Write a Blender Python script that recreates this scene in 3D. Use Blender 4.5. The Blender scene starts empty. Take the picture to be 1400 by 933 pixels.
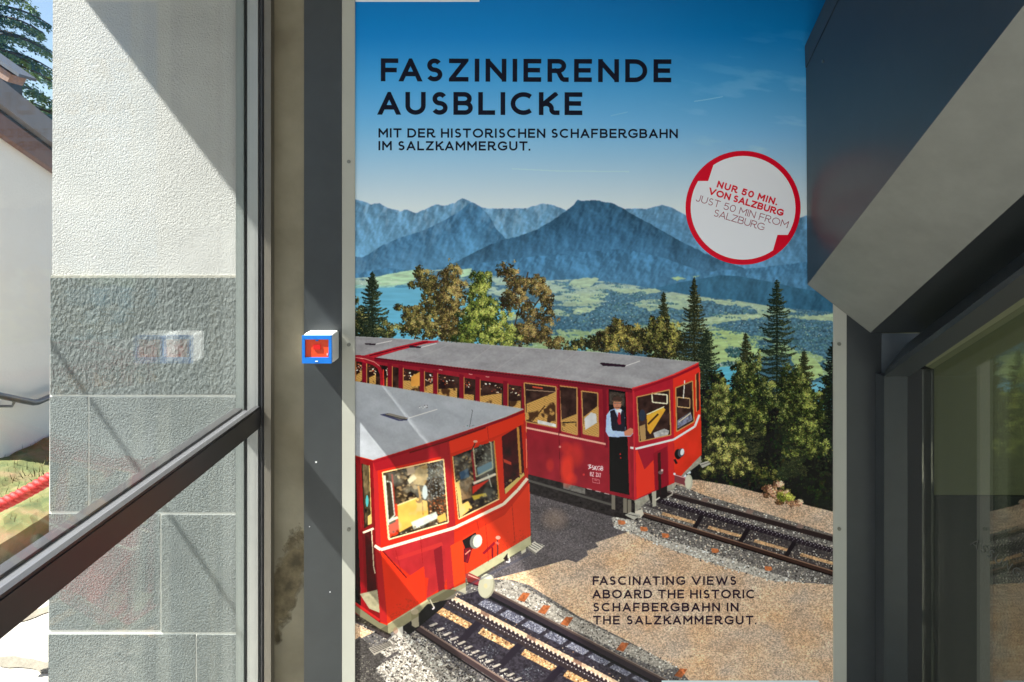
import bpy, bmesh, math, random
import numpy as np
from mathutils import Vector, Matrix
R = math.radians
scene = bpy.context.scene
col = scene.collection

# ---------------------------------------------------------------- camera, sky, sun, exposure
EYE = 1.60                       # eye height above the threshold floor
HY = 304.5                       # the picture row of the horizon (1400 x 933 rows)
F = 933.33                       # focal length in those pixels (24 mm)
D = 1.70                         # distance to the poster wall
cam = bpy.data.cameras.new("camera"); cam.lens = 24; cam.sensor_width = 36
cam.shift_y = -(466.5-HY)/1400; cam.clip_start = .02; cam.clip_end = 500
co = bpy.data.objects.new("camera", cam); col.objects.link(co)
co.location = (0, 0, EYE); co.rotation_euler = (R(90), 0, 0); scene.camera = co

LD = Vector((3.5, 1.0, -4.48)).normalized()          # the way the sunlight travels
world = bpy.data.worlds.new("World"); scene.world = world; world.use_nodes = True
wn = world.node_tree; wn.nodes.clear()
wo = wn.nodes.new("ShaderNodeOutputWorld"); wb = wn.nodes.new("ShaderNodeBackground"); sky = wn.nodes.new("ShaderNodeTexSky")
sky.sky_type = 'NISHITA'; sky.sun_disc = False
sky.sun_elevation = math.asin(-LD.z); sky.sun_rotation = math.atan2(-LD.x, -LD.y)
wb.inputs[1].default_value = 0.05
wn.links.new(sky.outputs[0], wb.inputs[0]); wn.links.new(wb.outputs[0], wo.inputs[0])
sun = bpy.data.lights.new("sun", 'SUN'); sun.energy = 5.0; sun.angle = R(.5); sun.color = (1, .985, .95)
so = bpy.data.objects.new("sun", sun); col.objects.link(so); so.rotation_euler = LD.to_track_quat('-Z', 'Y').to_euler()
scene.view_settings.view_transform = 'Standard'; scene.view_settings.look = 'None'
scene.view_settings.exposure = 2.12; scene.view_settings.gamma = 1
scene.render.engine = 'CYCLES'
cy = scene.cycles
cy.max_bounces = 12; cy.diffuse_bounces = 4; cy.glossy_bounces = 5; cy.transparent_max_bounces = 24; cy.use_denoising = True

# ---------------------------------------------------------------- helpers
def P(px, py, y=D):
    """the point at depth y that stands at picture position (px, py)"""
    return Vector(((px-700)/F*y, y, EYE-(py-HY)/F*y))
def lin(c): c = c/255.0; return c/12.92 if c <= .04045 else ((c+.055)/1.055)**2.4
def rgb(r, g, b): return (lin(r), lin(g), lin(b), 1)

def mat(name, color=(.5, .5, .5), rough=.6, metal=0.0, spec=.5, bump=None, vary=None, coat=0, blotch=0):
    """procedural material: colour broken up by noise (vary = scale, amount) and bump (scale, distance, detail)"""
    m = bpy.data.materials.new(name); m.use_nodes = True; t = m.node_tree; b = t.nodes["Principled BSDF"]
    b.inputs["Base Color"].default_value = (*color[:3], 1); b.inputs["Roughness"].default_value = rough
    b.inputs["Metallic"].default_value = metal; b.inputs["Specular IOR Level"].default_value = spec; b.inputs["Coat Weight"].default_value = coat
    tc = t.nodes.new("ShaderNodeTexCoord")
    if vary:
        n = t.nodes.new("ShaderNodeTexNoise"); n.inputs["Scale"].default_value = vary[0]; n.inputs["Detail"].default_value = 6; n.inputs["Roughness"].default_value = .65
        r = t.nodes.new("ShaderNodeMapRange"); r.inputs["From Min"].default_value = .25; r.inputs["From Max"].default_value = .75
        r.inputs["To Min"].default_value = 1-vary[1]; r.inputs["To Max"].default_value = 1+vary[1]
        x = t.nodes.new("ShaderNodeVectorMath"); x.operation = 'SCALE'; x.inputs[0].default_value = color[:3]
        t.links.new(tc.outputs["Object"], n.inputs["Vector"]); t.links.new(n.outputs[0], r.inputs[0]); t.links.new(r.outputs[0], x.inputs["Scale"])
        t.links.new(x.outputs[0], b.inputs["Base Color"])
    if vary and blotch:
        n = t.nodes.new("ShaderNodeTexNoise"); n.inputs["Scale"].default_value = 4.5; n.inputs["Detail"].default_value = 5; n.inputs["Distortion"].default_value = .5
        r2 = t.nodes.new("ShaderNodeMapRange"); r2.inputs["From Min"].default_value = .3; r2.inputs["From Max"].default_value = .7; r2.inputs["To Min"].default_value = 1-blotch; r2.inputs["To Max"].default_value = 1+blotch
        y = t.nodes.new("ShaderNodeVectorMath"); y.operation = 'SCALE'
        t.links.new(tc.outputs["Object"], n.inputs["Vector"]); t.links.new(n.outputs[0], r2.inputs[0]); t.links.new(r2.outputs[0], y.inputs["Scale"]); t.links.new(x.outputs[0], y.inputs[0]); t.links.new(y.outputs[0], b.inputs["Base Color"])
    if bump:
        n = t.nodes.new("ShaderNodeTexNoise"); n.inputs["Scale"].default_value = bump[0]; n.inputs["Detail"].default_value = bump[2] if len(bump) > 2 else 4
        u = t.nodes.new("ShaderNodeBump"); u.inputs["Distance"].default_value = bump[1]; u.inputs["Strength"].default_value = 1
        t.links.new(tc.outputs["Object"], n.inputs["Vector"]); t.links.new(n.outputs[0], u.inputs["Height"]); t.links.new(u.outputs[0], b.inputs["Normal"])
    return m

def link(o, parent=None):
    col.objects.link(o)
    if parent is not None: o.parent = parent
    return o
def obj(name, bm, m, parent=None, smooth=False, bevel=0, seg=2):
    if bevel:
        es = [e for e in bm.edges if len(e.link_faces) == 2 and e.calc_face_angle(0) > .4]
        bmesh.ops.bevel(bm, geom=es, offset=bevel, segments=seg, affect='EDGES', profile=.6, clamp_overlap=True)
    bmesh.ops.recalc_face_normals(bm, faces=bm.faces)
    me = bpy.data.meshes.new(name); bm.to_mesh(me); bm.free(); me.materials.append(m)
    if smooth:
        for p in me.polygons: p.use_smooth = True
    return link(bpy.data.objects.new(name, me), parent)
def thing(name, label, cat, loc=(0, 0, 0), group=None):
    """an Empty that parents its parts; parts are modelled in world space, so it stays at the origin of its parts"""
    o = bpy.data.objects.new(name, None); o.empty_display_size = .1; col.objects.link(o)
    o.location = loc; o['label'] = label; o['category'] = cat
    if group: o['group'] = group
    return o
def settle(root):
    """give every part of a thing its place relative to the thing's base"""
    T = Matrix.Translation(-root.location)
    for ch in root.children:
        ch.data.transform(T)
        for g in ch.children: g.data.transform(T)
def tag(o, label, cat, group=None):
    o['label'] = label; o['category'] = cat
    if group: o['group'] = group
    return o
def struct(o): o['kind'] = 'structure'; return o

def box(bm, a, b):
    x0, y0, z0 = a; x1, y1, z1 = b
    v = [bm.verts.new(p) for p in ((x0, y0, z0), (x1, y0, z0), (x1, y1, z0), (x0, y1, z0), (x0, y0, z1), (x1, y0, z1), (x1, y1, z1), (x0, y1, z1))]
    for f in ((0, 3, 2, 1), (4, 5, 6, 7), (0, 1, 5, 4), (1, 2, 6, 5), (2, 3, 7, 6), (3, 0, 4, 7)): bm.faces.new([v[k] for k in f])
    return v
def boxm(*ab):
    bm = bmesh.new()
    for a, b in ab: box(bm, a, b)
    return bm
def prism(bm, pts, d):
    """outline pts (3-D, planar) pushed along d"""
    d = Vector(d); a = [bm.verts.new(Vector(p)) for p in pts]; b = [bm.verts.new(Vector(p)+d) for p in pts]; n = len(a)
    bm.faces.new(a); bm.faces.new(b[::-1])
    for k in range(n): bm.faces.new((a[k], b[k], b[(k+1) % n], a[(k+1) % n]))
def slab(bm, px0, py0, px1, py1, y0, y1, yref=D):
    """a box whose front outline is given by picture position at depth yref, from depth y0 (front) to y1 (back)"""
    a = P(px0, py1, yref); b = P(px1, py0, yref); box(bm, (a.x, y0, a.z), (b.x, y1, b.z))
def tube(bm, pts, rad, n=10, cap=True):
    pts = [Vector(p) for p in pts]; rings = []
    for k, p in enumerate(pts):
        t = (pts[min(k+1, len(pts)-1)]-pts[max(k-1, 0)]).normalized()
        u = t.cross(Vector((0, 0, 1)) if abs(t.z) < .95 else Vector((1, 0, 0))).normalized(); w = t.cross(u)
        r = rad[k] if isinstance(rad, (list, tuple)) else rad
        rings.append([bm.verts.new(p+u*r*math.cos(2*math.pi*j/n)+w*r*math.sin(2*math.pi*j/n)) for j in range(n)])
    for a, b in zip(rings[:-1], rings[1:]):
        for j in range(n): bm.faces.new((a[j], a[(j+1) % n], b[(j+1) % n], b[j]))
    if cap: bm.faces.new(rings[0][::-1]); bm.faces.new(rings[-1])
def disc_y(bm, c, r, y0, y1, n=24, rx=None):
    """a short cylinder whose axis runs along y"""
    prism(bm, [(c.x+(rx or r)*math.cos(2*math.pi*k/n), y0, c.z+r*math.sin(2*math.pi*k/n)) for k in range(n)], (0, y1-y0, 0))
# ---------------------------------------------------------------- sign writer's alphabet: strokes on a unit cap height
def arc(cx, cy, rx, ry, a0, a1, n=12):
    return [(cx+rx*math.cos(math.radians(a0+(a1-a0)*k/n)), cy+ry*math.sin(math.radians(a0+(a1-a0)*k/n))) for k in range(n+1)]
def make_glyphs():
    G = {}
    G['A'] = (.80, [[(0, 0), (.40, 1), (.80, 0)], [(.13, .28), (.67, .28)]])
    G['B'] = (.70, [[(0, 0), (0, 1)], [(0, 1)]+arc(.40, .76, .25, .24, 90, -90)+[(0, .52)], [(.38, .52)]+arc(.44, .26, .26, .26, 90, -90)+[(0, 0)]])
    G['C'] = (.86, [arc(.50, .5, .50, .5, 48, 312, 26)])
    G['D'] = (.82, [[(0, 0), (0, 1)], [(0, 1), (.34, 1)]+arc(.34, .5, .48, .5, 90, -90, 20)+[(0, 0)]])
    G['E'] = (.62, [[(.62, 1), (0, 1), (0, 0), (.62, 0)], [(0, .51), (.56, .51)]])
    G['F'] = (.60, [[(.60, 1), (0, 1), (0, 0)], [(0, .49), (.53, .49)]])
    G['G'] = (.90, [arc(.50, .5, .50, .5, 48, 345, 28)+[(.95, .44)], [(.58, .44), (.95, .44)]])
    G['H'] = (.74, [[(0, 0), (0, 1)], [(.74, 0), (.74, 1)], [(0, .51), (.74, .51)]])
    G['I'] = (.0, [[(0, 0), (0, 1)]])
    G['J'] = (.50, [[(.50, 1), (.50, .27)]+arc(.25, .27, .25, .27, 0, -150, 12)])
    G['K'] = (.74, [[(0, 0), (0, 1)], [(.66, 1), (.10, .47)], [(.10, .47), (.22, .49)]+arc(.22, .22, .27, .27, 78, 10, 8)+arc(.66, .17, .17, .17, 188, 270, 6)+[(.76, 0)]])
    G['L'] = (.58, [[(0, 1), (0, 0), (.58, 0)]])
    G['M'] = (.90, [[(0, 0), (0, 1)], [(.90, 0), (.90, 1)], [(.02, .97), (.45, .36), (.88, .97)]])
    G['N'] = (.76, [[(0, 0), (0, 1)], [(.76, 0), (.76, 1)], [(.02, .97), (.74, .03)]])
    G['O'] = (1.0, [arc(.5, .5, .5, .5, 90, 450, 32)])
    G['R'] = (.74, [[(0, 0), (0, 1)], [(0, 1)]+arc(.40, .74, .26, .26, 90, -90)+[(0, .48)], [(.30, .48), (.40, .44)]+[(.50, .20), (.58, .05)]+[(.66, 0), (.78, 0)]])
    G['S'] = (.58, [arc(.30, .755, .235, .245, 28, 256, 16)+arc(.29, .255, .275, .255, 82, -152, 18)])
    G['T'] = (.74, [[(0, 1), (.74, 1)], [(.37, 1), (.37, 0)]])
    G['U'] = (.74, [[(0, 1), (0, .37)]+arc(.37, .37, .37, .37, 180, 360, 16)+[(.74, 1)]])
    G['V'] = (.92, [[(0, 1), (.46, 0), (.92, 1)]])
    G['W'] = (1.24, [[(0, 1), (.31, 0), (.62, .86), (.93, 0), (1.24, 1)]])
    G['Z'] = (.70, [[(.02, 1), (.68, 1), (0, 0), (.70, 0)]])
    G['5'] = (.62, [[(.56, 1), (.10, 1), (.06, .56)]+arc(.30, .32, .31, .32, 118, -150, 16)])
    G['0'] = (.70, [arc(.35, .5, .35, .5, 90, 450, 28)])
    G['2'] = (.60, [arc(.30, .72, .28, .28, 160, -30, 12)+[(0, 0), (.60, 0)]])
    G['P'] = (.70, [[(0, 0), (0, 1)], [(0, 1)]+arc(.42, .73, .27, .27, 90, -90)+[(0, .46)]])
    G['.'] = (.0, [[(0, 0), (0, .012)]])
    return G
GLYPH = make_glyphs()
# ---------------------------------------------------------------- the printed picture
PX0, PY0, PX1, PY1, PS = 478.0, -46.0, 1147.0, 966.0, 2

class Print:
    """A small software painter: fills, strokes and leaf dabs on one canvas (poster units)."""
    def __init__(s):
        s.W = int((PX1-PX0)*PS); s.H = int((PY1-PY0)*PS)
        s.c = np.zeros((s.H, s.W, 3), np.float32)
        s.x = (np.arange(s.W)+.5)/PS+PX0; s.y = (np.arange(s.H)+.5)/PS+PY0
        s.r = np.random.RandomState(7)
        s.tab = [np.random.RandomState(k).rand(256, 256).astype(np.float32) for k in range(6)]
    def noise(s, x, y, seed=0):
        t = s.tab[seed % 6]; x = x+seed*17.3; y = y+seed*9.1
        xi = np.floor(x).astype(int); yi = np.floor(y).astype(int)
        fx = (x-xi); fy = (y-yi); fx = fx*fx*(3-2*fx); fy = fy*fy*(3-2*fy)
        a = t[yi & 255, xi & 255]; b = t[yi & 255, (xi+1) & 255]
        c = t[(yi+1) & 255, xi & 255]; d = t[(yi+1) & 255, (xi+1) & 255]
        return (a*(1-fx)+b*fx)*(1-fy)+(c*(1-fx)+d*fx)*fy
    def fbm(s, x, y, seed=0, oct=4):
        v = 0; a = .5; n = 0
        for k in range(oct):
            v = v+a*s.noise(x*2**k, y*2**k, seed+k); n += a; a *= .55
        return v/n
    def box(s, pts):
        p = np.array(pts, float)
        i0 = max(0, int((p[:, 0].min()-PX0)*PS)-1); i1 = min(s.W, int((p[:, 0].max()-PX0)*PS)+2)
        j0 = max(0, int((p[:, 1].min()-PY0)*PS)-1); j1 = min(s.H, int((p[:, 1].max()-PY0)*PS)+2)
        return i0, i1, j0, j1, p
    def mask(s, pts):
        i0, i1, j0, j1, p = s.box(pts)
        X, Y = np.meshgrid(s.x[i0:i1], s.y[j0:j1])
        m = np.zeros(X.shape, bool); n = len(p)
        for k in range(n):
            x1, y1 = p[k]; x2, y2 = p[(k+1) % n]
            if y1 == y2: continue
            m ^= ((y1 > Y) != (y2 > Y)) & (X < (x2-x1)*(Y-y1)/(y2-y1)+x1)
        return m, (slice(j0, j1), slice(i0, i1)), X, Y
    def fill(s, pts, col, var=0, vs=(.1, .1), seed=0, fn=None, a=1.0):
        m, sl, X, Y = s.mask(pts)
        if m.size == 0: return
        if fn is not None: c = fn(X, Y)
        else:
            c = np.ones(X.shape+(3,), np.float32)*np.array(col, np.float32)
            if var: c = c*(1+var*(s.fbm(X*vs[0], Y*vs[1], seed, 3)-.5)*2)[..., None]
        t = s.c[sl]; t[m] = t[m]*(1-a)+c[m]*a
    def line(s, pts, w, col, a=1.0):
        for (x1, y1), (x2, y2) in zip(pts[:-1], pts[1:]):
            d = math.hypot(x2-x1, y2-y1) or 1; nx, ny = -(y2-y1)/d*w/2, (x2-x1)/d*w/2
            s.fill([(x1+nx, y1+ny), (x2+nx, y2+ny), (x2-nx, y2-ny), (x1-nx, y1-ny)], col, a=a)
    def disc(s, x, y, rx, ry, col, a=1.0, ang=0.0):
        n = 18; ca, sa = math.cos(ang), math.sin(ang)
        s.fill([(x+rx*math.cos(t)*ca-ry*math.sin(t)*sa, y+rx*math.cos(t)*sa+ry*math.sin(t)*ca)
                for t in [2*math.pi*k/n for k in range(n)]], col, a=a)
    def dabs(s, xs, ys, rx, ry, ang, cols, clip=None):
        ca = np.cos(ang); sa = np.sin(ang)
        for k in range(len(xs)):
            R = max(rx[k], ry[k]); x, y = xs[k], ys[k]
            i0 = int((x-R-PX0)*PS); i1 = int((x+R-PX0)*PS)+2; j0 = int((y-R-PY0)*PS); j1 = int((y+R-PY0)*PS)+2
            if i0 < 0 or j0 < 0 or i1 > s.W or j1 > s.H: continue
            u = s.x[i0:i1][None, :]-x; v = s.y[j0:j1][:, None]-y
            m = ((u*ca[k]+v*sa[k])/rx[k])**2+((v*ca[k]-u*sa[k])/ry[k])**2 < 1
            s.c[j0:j1, i0:i1][m] = cols[k]
    # ---- vegetation
    def crown(s, clumps, n, pal, lit=(.75, -.25), size=None, thin=1.0, seed=1):
        """leafy crown out of dabs: clumps = (x, y, rx, ry); pal = dark, mid, bright"""
        size = size or (.38, 1.12); n = int(n*2.5)
        r = np.random.RandomState(seed); D, M, B = [np.array(c, float) for c in pal]
        tot = sum(c[2]*c[3] for c in clumps)
        U = []
        for (cx, cy, rx, ry) in clumps:
            k = int(rx*ry*.55); a = r.uniform(0, 6.283, k); q = np.sqrt(r.uniform(0, 1, k))*.86*thin
            U.append(np.stack([cx+rx*q*np.cos(a), cy+ry*q*np.sin(a)], 1))
        U = np.concatenate(U); gap = s.fbm(U[:, 0]*.22, U[:, 1]*.22, seed+2, 3); U = U[gap > .33]; q = r.uniform(.8, 1.9, len(U))
        s.dabs(U[:, 0], U[:, 1], q, q*r.uniform(.5, .9, len(U)), r.uniform(0, 3.14, len(U)), np.clip((D+(M-D)*r.uniform(0, .55, (len(U), 1)))*(1+r.normal(0, .15, (len(U), 1))), 0, 255))
        L = []
        for (cx, cy, rx, ry) in clumps:
            k = int(n*rx*ry/tot); sub = max(3, int(rx*ry/14))
            sx = r.normal(0, .5, sub); sy = r.normal(0, .5, sub); w = r.randint(0, sub, k)
            ux = sx[w]+r.normal(0, 1.9/rx, k); uy = sy[w]+r.normal(0, 1.9/ry, k)
            ok = ux**2+uy**2 < thin*r.uniform(.9, 2.1, k)
            hl = (sx[w]*lit[0]+sy[w]*lit[1])*.55+(ux*lit[0]+uy*lit[1])*.5
            for x, y, h in zip(ux[ok], uy[ok], hl[ok]): L.append((cx+x*rx, cy+y*ry, h))
        L = np.array(L); h = L[:, 2]+r.normal(0, .3, len(L))+(s.fbm(L[:, 0]*.16, L[:, 1]*.16, seed)-.5)*2.6
        o = np.argsort(h+r.normal(0, .45, len(L))); L = L[o]; h = np.clip(h[o]*.6+.33+r.normal(0, .2, len(L)), 0, 1)**1.15
        c = np.where((h < .5)[:, None], D+(M-D)*(h*2)[:, None], M+(B-M)*(h*2-1)[:, None])
        c = c*(1+r.normal(0, .14, (len(L), 1)))+r.normal(0, 5, (len(L), 3))
        q = r.uniform(size[0], size[1], len(L))
        s.dabs(L[:, 0], L[:, 1], q, q*r.uniform(.45, .9, len(L)), r.uniform(0, 3.14, len(L)), np.clip(c, 0, 255))
    def conifer(s, x, top, bot, half, pal, seed=1, n=1.0, p=.85):
        r = np.random.RandomState(seed); D, M, B = [np.array(c, float) for c in pal]
        s.line([(x, top), (x+.2, top+(bot-top)*.2)], 1.0, D*.9); s.line([(x, top+8), (x, bot)], 2.2, D*.8)
        y = top+2; X, Yy, RX, RY, A, C = [], [], [], [], [], []
        while y < bot:
            f = ((y-top)/(bot-top))**p; w = half*f*r.uniform(.6, 1.2)+1.0; sk = (r.uniform(.55, 1.3), r.uniform(.55, 1.3))
            for sgn in (-1, 1):
                ww = w*sk[0 if sgn < 0 else 1]; m = int((ww*4.6+5)*n); up = r.uniform(-.05, .3)
                t = r.uniform(0, 1, m)**.9; droop = ww*up*t-ww*.5*np.clip(t-.6, 0, 1)
                X += list(x+sgn*t*ww+r.normal(0, .35, m)); Yy += list(y+droop+np.abs(r.normal(0, .35+ww*.035, m)))
                q = r.uniform(.4, 1.15, m)*(1-.3*t); RX += list(q); RY += list(q*r.uniform(.35, .8, m))
                A += list(sgn*r.uniform(.0, 1.3, m))
                h = r.uniform(0, 1, m)*.8+(.22 if sgn > 0 else -.08)*t
                h = np.clip(h, 0, 1)[:, None]
                C += list(np.where(h < .66, D+(M-D)*h*.9, M+(B-M)*(h-.66)*2.4)*(1+r.normal(0, .16, (m, 1))))
            y += max(1.3, half*.06*(.5+f))*r.uniform(.6, 1.4)
        s.dabs(X, Yy, RX, RY, np.array(A), np.clip(C, 0, 255))
    def stones(s, pts, n, pal, size, seed=3, flat=.7, keep=None):
        """loose stones scattered inside an outline"""
        r = np.random.RandomState(seed); p = np.array(pts, float)
        xs = r.uniform(p[:, 0].min(), p[:, 0].max(), n); ys = r.uniform(p[:, 1].min(), p[:, 1].max(), n)
        m = np.zeros(n, bool)
        for k in range(len(p)):
            x1, y1 = p[k]; x2, y2 = p[(k+1) % len(p)]
            if y1 == y2: continue
            m ^= ((y1 > ys) != (y2 > ys)) & (xs < (x2-x1)*(ys-y1)/(y2-y1)+x1)
        xs = xs[m]; ys = ys[m]; k = len(xs)
        pal = np.array(pal, float); c = pal[r.randint(0, len(pal), k)]*(1+r.normal(0, .12, (k, 1)))
        q = r.uniform(size[0], size[1], k)
        s.dabs(xs, ys, q, q*r.uniform(flat-.2, flat+.2, k), r.uniform(-.6, 1.0, k), np.clip(c, 0, 255))

def interp(v, stops):
    xs = [p[0] for p in stops]
    return np.stack([np.interp(v, xs, [p[1][k] for p in stops]) for k in range(3)], -1)

def paint():
    P = Print(); X, Y = np.meshgrid(P.x, P.y); r = P.r
    f = P.fbm
    # sky
    sky = interp(Y, [(-46, (8, 86, 144)), (0, (14, 98, 156)), (50, (26, 108, 168)), (110, (62, 134, 184)), (170, (98, 154, 194)),
                     (225, (138, 170, 198)), (262, (166, 182, 196)), (285, (182, 190, 200))])
    edge = np.clip((X-700)/440, 0, 1)*np.clip(1-Y/230, 0, 1)
    sky *= (1-.12*edge)[..., None]
    cl = f(X*.012+Y*.02, Y*.06-X*.012, 2, 4); cl = np.clip((cl-.60)*2.6, 0, .4)*np.clip((X-880)/180, 0, 1)*np.clip((Y-20)/120, 0, 1)*np.clip((275-Y)/40, 0, 1)
    P.c[:] = sky*(1-cl[..., None]*.55)+np.array((190, 208, 222))*cl[..., None]*.55
    P.line([(949, 139), (966, 136.5), (988, 132.5)], 1.0, (175, 205, 225), .45); P.line([(835, 158.6), (858, 153.5)], .9, (150, 190, 215), .4)
    P.line([(700, 231), (760, 234), (860, 235)], 1.6, (188, 206, 216), .25)
    # mountains, far to near
    def ridge(pts, base, hi, lo, seed, rough=1.2, rock=.0, steps=(.05, .045), bright=.085, lst=372):
        xs = np.arange(478, 1149, 1.0); yy = np.interp(xs, [p[0] for p in pts], [p[1] for p in pts])
        yy = yy+(f(xs*.22, xs*0+seed*3, seed, 3)-.5)*rough*2.4
        poly = list(zip(xs, yy))+[(1149, 470), (478, 470)]
        def fn(A, B):
            top = np.interp(A, xs, yy); d = np.clip((B-top)/95, 0, 1)**.9
            c = np.array(hi)*(1-d[..., None])+np.array(lo)*d[..., None]
            hf = lambda a, b: f(a*.052+b*.016, b*.040, seed, 6)
            e = 1.6; sl = (hf(A+e, B-e*.5)-hf(A-e, B+e*.5))*8.5*bright/.085
            g3 = f(A*.55, B*.5, seed+2, 3)-.5; g = f(A*.03, B*.03, seed+1, 3)-.5
            c = c*(1+np.clip(sl*.20, -.2, .24)*(1-.5*d)+g3*.13+g*.22)[..., None]
            if rock:
                k = f(A*.16+B*.03, B*.055, seed+3, 4); k = np.clip((k-.52)*7, 0, 1)*np.clip(1-(B-top)/52, 0, 1)*rock
                c = c*(1-k[..., None])+np.array((150, 176, 196))*k[..., None]
            return c
        m, sl, A, B = P.mask(poly); P.c[sl][m] = fn(A, B)[m]
    ridge([(478, 272), (486, 273), (497, 276), (507, 280), (519, 278), (531, 285), (547, 289), (557, 287), (567, 292), (575, 289), (587, 283.5), (596, 280), (607, 281.5), (622, 278), (632, 271), (642, 275), (654, 282), (665, 285.5), (682, 286), (700, 285.5), (720, 285), (735, 280), (743, 278.6), (755, 281), (771, 286), (800, 300), (1149, 330)],
          0, (88, 124, 150), (98, 146, 178), 11, 1.1, .42)
    ridge([(478, 420), (700, 420), (830, 288), (857, 285.5), (884, 286), (907, 280.6), (919, 285), (936, 293.6), (960, 304), (1000, 312), (1040, 309), (1075, 303), (1100, 296), (1149, 288)],
          0, (88, 126, 154), (78, 128, 166), 23, 1.0, .12)
    ridge([(478, 350), (495, 352), (507, 346), (523, 336), (547, 325), (575, 317), (596, 307), (616, 296.5), (630, 288), (639, 280), (646, 277), (654, 280.6), (665, 291), (671, 299), (677, 311), (690, 325.5), (715, 345), (760, 380), (1149, 430)],
          0, (58, 94, 122), (80, 128, 162), 35, 1.2, .2)
    ridge([(478, 420), (600, 372), (636, 351.5), (659, 340), (682, 330), (711, 322.6), (732, 315), (752, 304), (769, 292), (784, 280.6), (789.6, 273.4), (797, 274.8), (817.6, 274), (838, 279), (852, 285), (867, 295), (881, 302), (900, 313), (930, 330), (975, 352), (1040, 375), (1149, 392)],
          0, (48, 80, 104), (64, 110, 146), 47, .9, .05)
    ridge([(478, 376), (530, 366), (560, 370), (640, 362), (720, 352), (800, 345), (850, 340), (905, 352), (960, 372), (1040, 366), (1149, 352)], 0, (58, 100, 132), (54, 94, 124), 59, .7, 0, (.09, .1), .12)
    ridge([(478, 500), (930, 386), (960, 381), (985, 376.5), (1010, 378), (1050, 385), (1090, 394), (1149, 404)], 0, (38, 76, 100), (50, 92, 118), 63, .5, 0, (.08, .1), .07)
    # valley floor: meadows, woods, lake
    vx = np.arange(478, 1149, 2.0)
    vy = np.interp(vx, [478, 520, 560, 600, 640, 690, 740, 790, 840, 900, 950, 1000, 1060, 1149], [381, 378, 372, 369, 369, 380, 384, 382, 386, 396, 405, 410, 420, 428])
    def valley(A, B):
        v = np.clip((B-372)/90, 0, 1)
        c = interp(v, [(0, (152, 167, 146)), (.35, (148, 161, 136)), (.7, (136, 152, 120)), (1, (126, 147, 106))])
        c = c*(1+(f(A*.05, B*.35, 3, 4)-.5)[..., None]*.3)
        w = f(A*.022+B*.01, B*.105, 5, 5)+.22*(f(A*.22, B*.36, 2, 3)-.5)+.03+.05*np.clip((B-425)/30, 0, 1)
        k = np.clip((w-.50)*18, 0, 1)
        wood = np.array((68, 98, 114))*(1+(f(A*.5, B*.6, 4, 3)-.5)*.9)[..., None]
        wood = wood*(1-.25*v[..., None])+np.array((30, 60, 78))*.25*v[..., None]
        c = c*(1-k[..., None])+wood*k[..., None]
        h = (f(A*.8, B*.9, 1, 2) > .66) & (w > .38) & (w < .52); c[h] = c[h]*.5+np.array((190, 196, 190))*.5
        return c
    P.fill(list(zip(vx, vy))+[(1149, 560), (478, 560)], None, fn=valley)
    lake = lambda A, B: np.array((88, 150, 174))*(1+(f(A*.05, B*.4, 2, 3)-.5)*.18+(B-420)*.0012)[..., None]
    P.fill([(478, 394), (520, 393), (538, 391.5), (570, 391), (600, 393), (640, 402), (690, 411), (738, 415), (752, 420), (746, 426), (700, 430), (660, 462), (660, 480), (478, 480)], None, fn=lake)
    P.fill([(478, 389), (500, 390), (540, 389), (560, 387), (580, 391), (545, 393), (500, 394), (478, 394.5)], (132, 168, 152), .3, (.2, .8), 2)
    P.fill([(539, 392.3), (546, 389), (553, 390), (562, 392), (552, 393.6), (541, 393.4)], (62, 112, 138), .3, (.5, .5), 1)
    P.fill([(500, 388), (512, 380), (530, 375), (552, 372), (566, 371), (572, 375), (566, 384), (548, 390), (520, 391)], (166, 190, 146), .25, (.08, .5), 3)
    for a in ([(545, 372), (568, 369), (572, 372), (546, 374)], [(628, 369), (645, 367), (644, 376), (630, 380)]): P.fill(a, (166, 192, 150), .2, (.1, .5), 2)
    meadows = [[(780, 384), (800, 380), (822, 381), (812, 387), (808, 393), (792, 394), (778, 391)], [(778, 404), (800, 401), (832, 402), (826, 408), (812, 414), (790, 416)],
               [(830, 396), (845, 395), (870, 396), (896, 394.5), (904, 399), (880, 403), (850, 401)], [(780, 423), (808, 421.5), (806, 427), (784, 428)], [(905, 405), (940, 404), (990, 411), (1012, 414), (1020, 417), (985, 417), (940, 410)],
               [(910, 415), (930, 411), (934, 416), (912, 419)], [(960, 435), (1000, 430), (1038, 431), (1042, 435), (1010, 438), (966, 440)], [(1070, 430), (1100, 433), (1138, 429), (1149, 431), (1149, 440), (1110, 437)],
               [(960, 452), (996, 452), (1020, 456), (1034, 466), (1040, 478), (1030, 486), (1000, 496), (976, 498), (962, 480)], [(1078, 482), (1096, 480), (1112, 490), (1122, 500), (1126, 514), (1110, 520), (1090, 508)], [(917, 380), (926, 379), (938, 381), (926, 384.6)], [(944, 377), (956, 378), (948, 380)]]
    def rag(q, amp):
        o = []
        for (a, b), (c, d) in zip(q, q[1:]+q[:1]):
            k = max(2, int(math.hypot(c-a, d-b)/2.5))
            o += [(a+(c-a)*t/k+r.normal(0, amp*1.6), b+(d-b)*t/k+r.normal(0, amp)) for t in range(k)]
        return o
    for i, mpts in enumerate(meadows): P.fill(rag(mpts, .5), (158, 171, 136) if i < 8 else (148, 166, 114), .16, (.12, .6), i)
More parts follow.
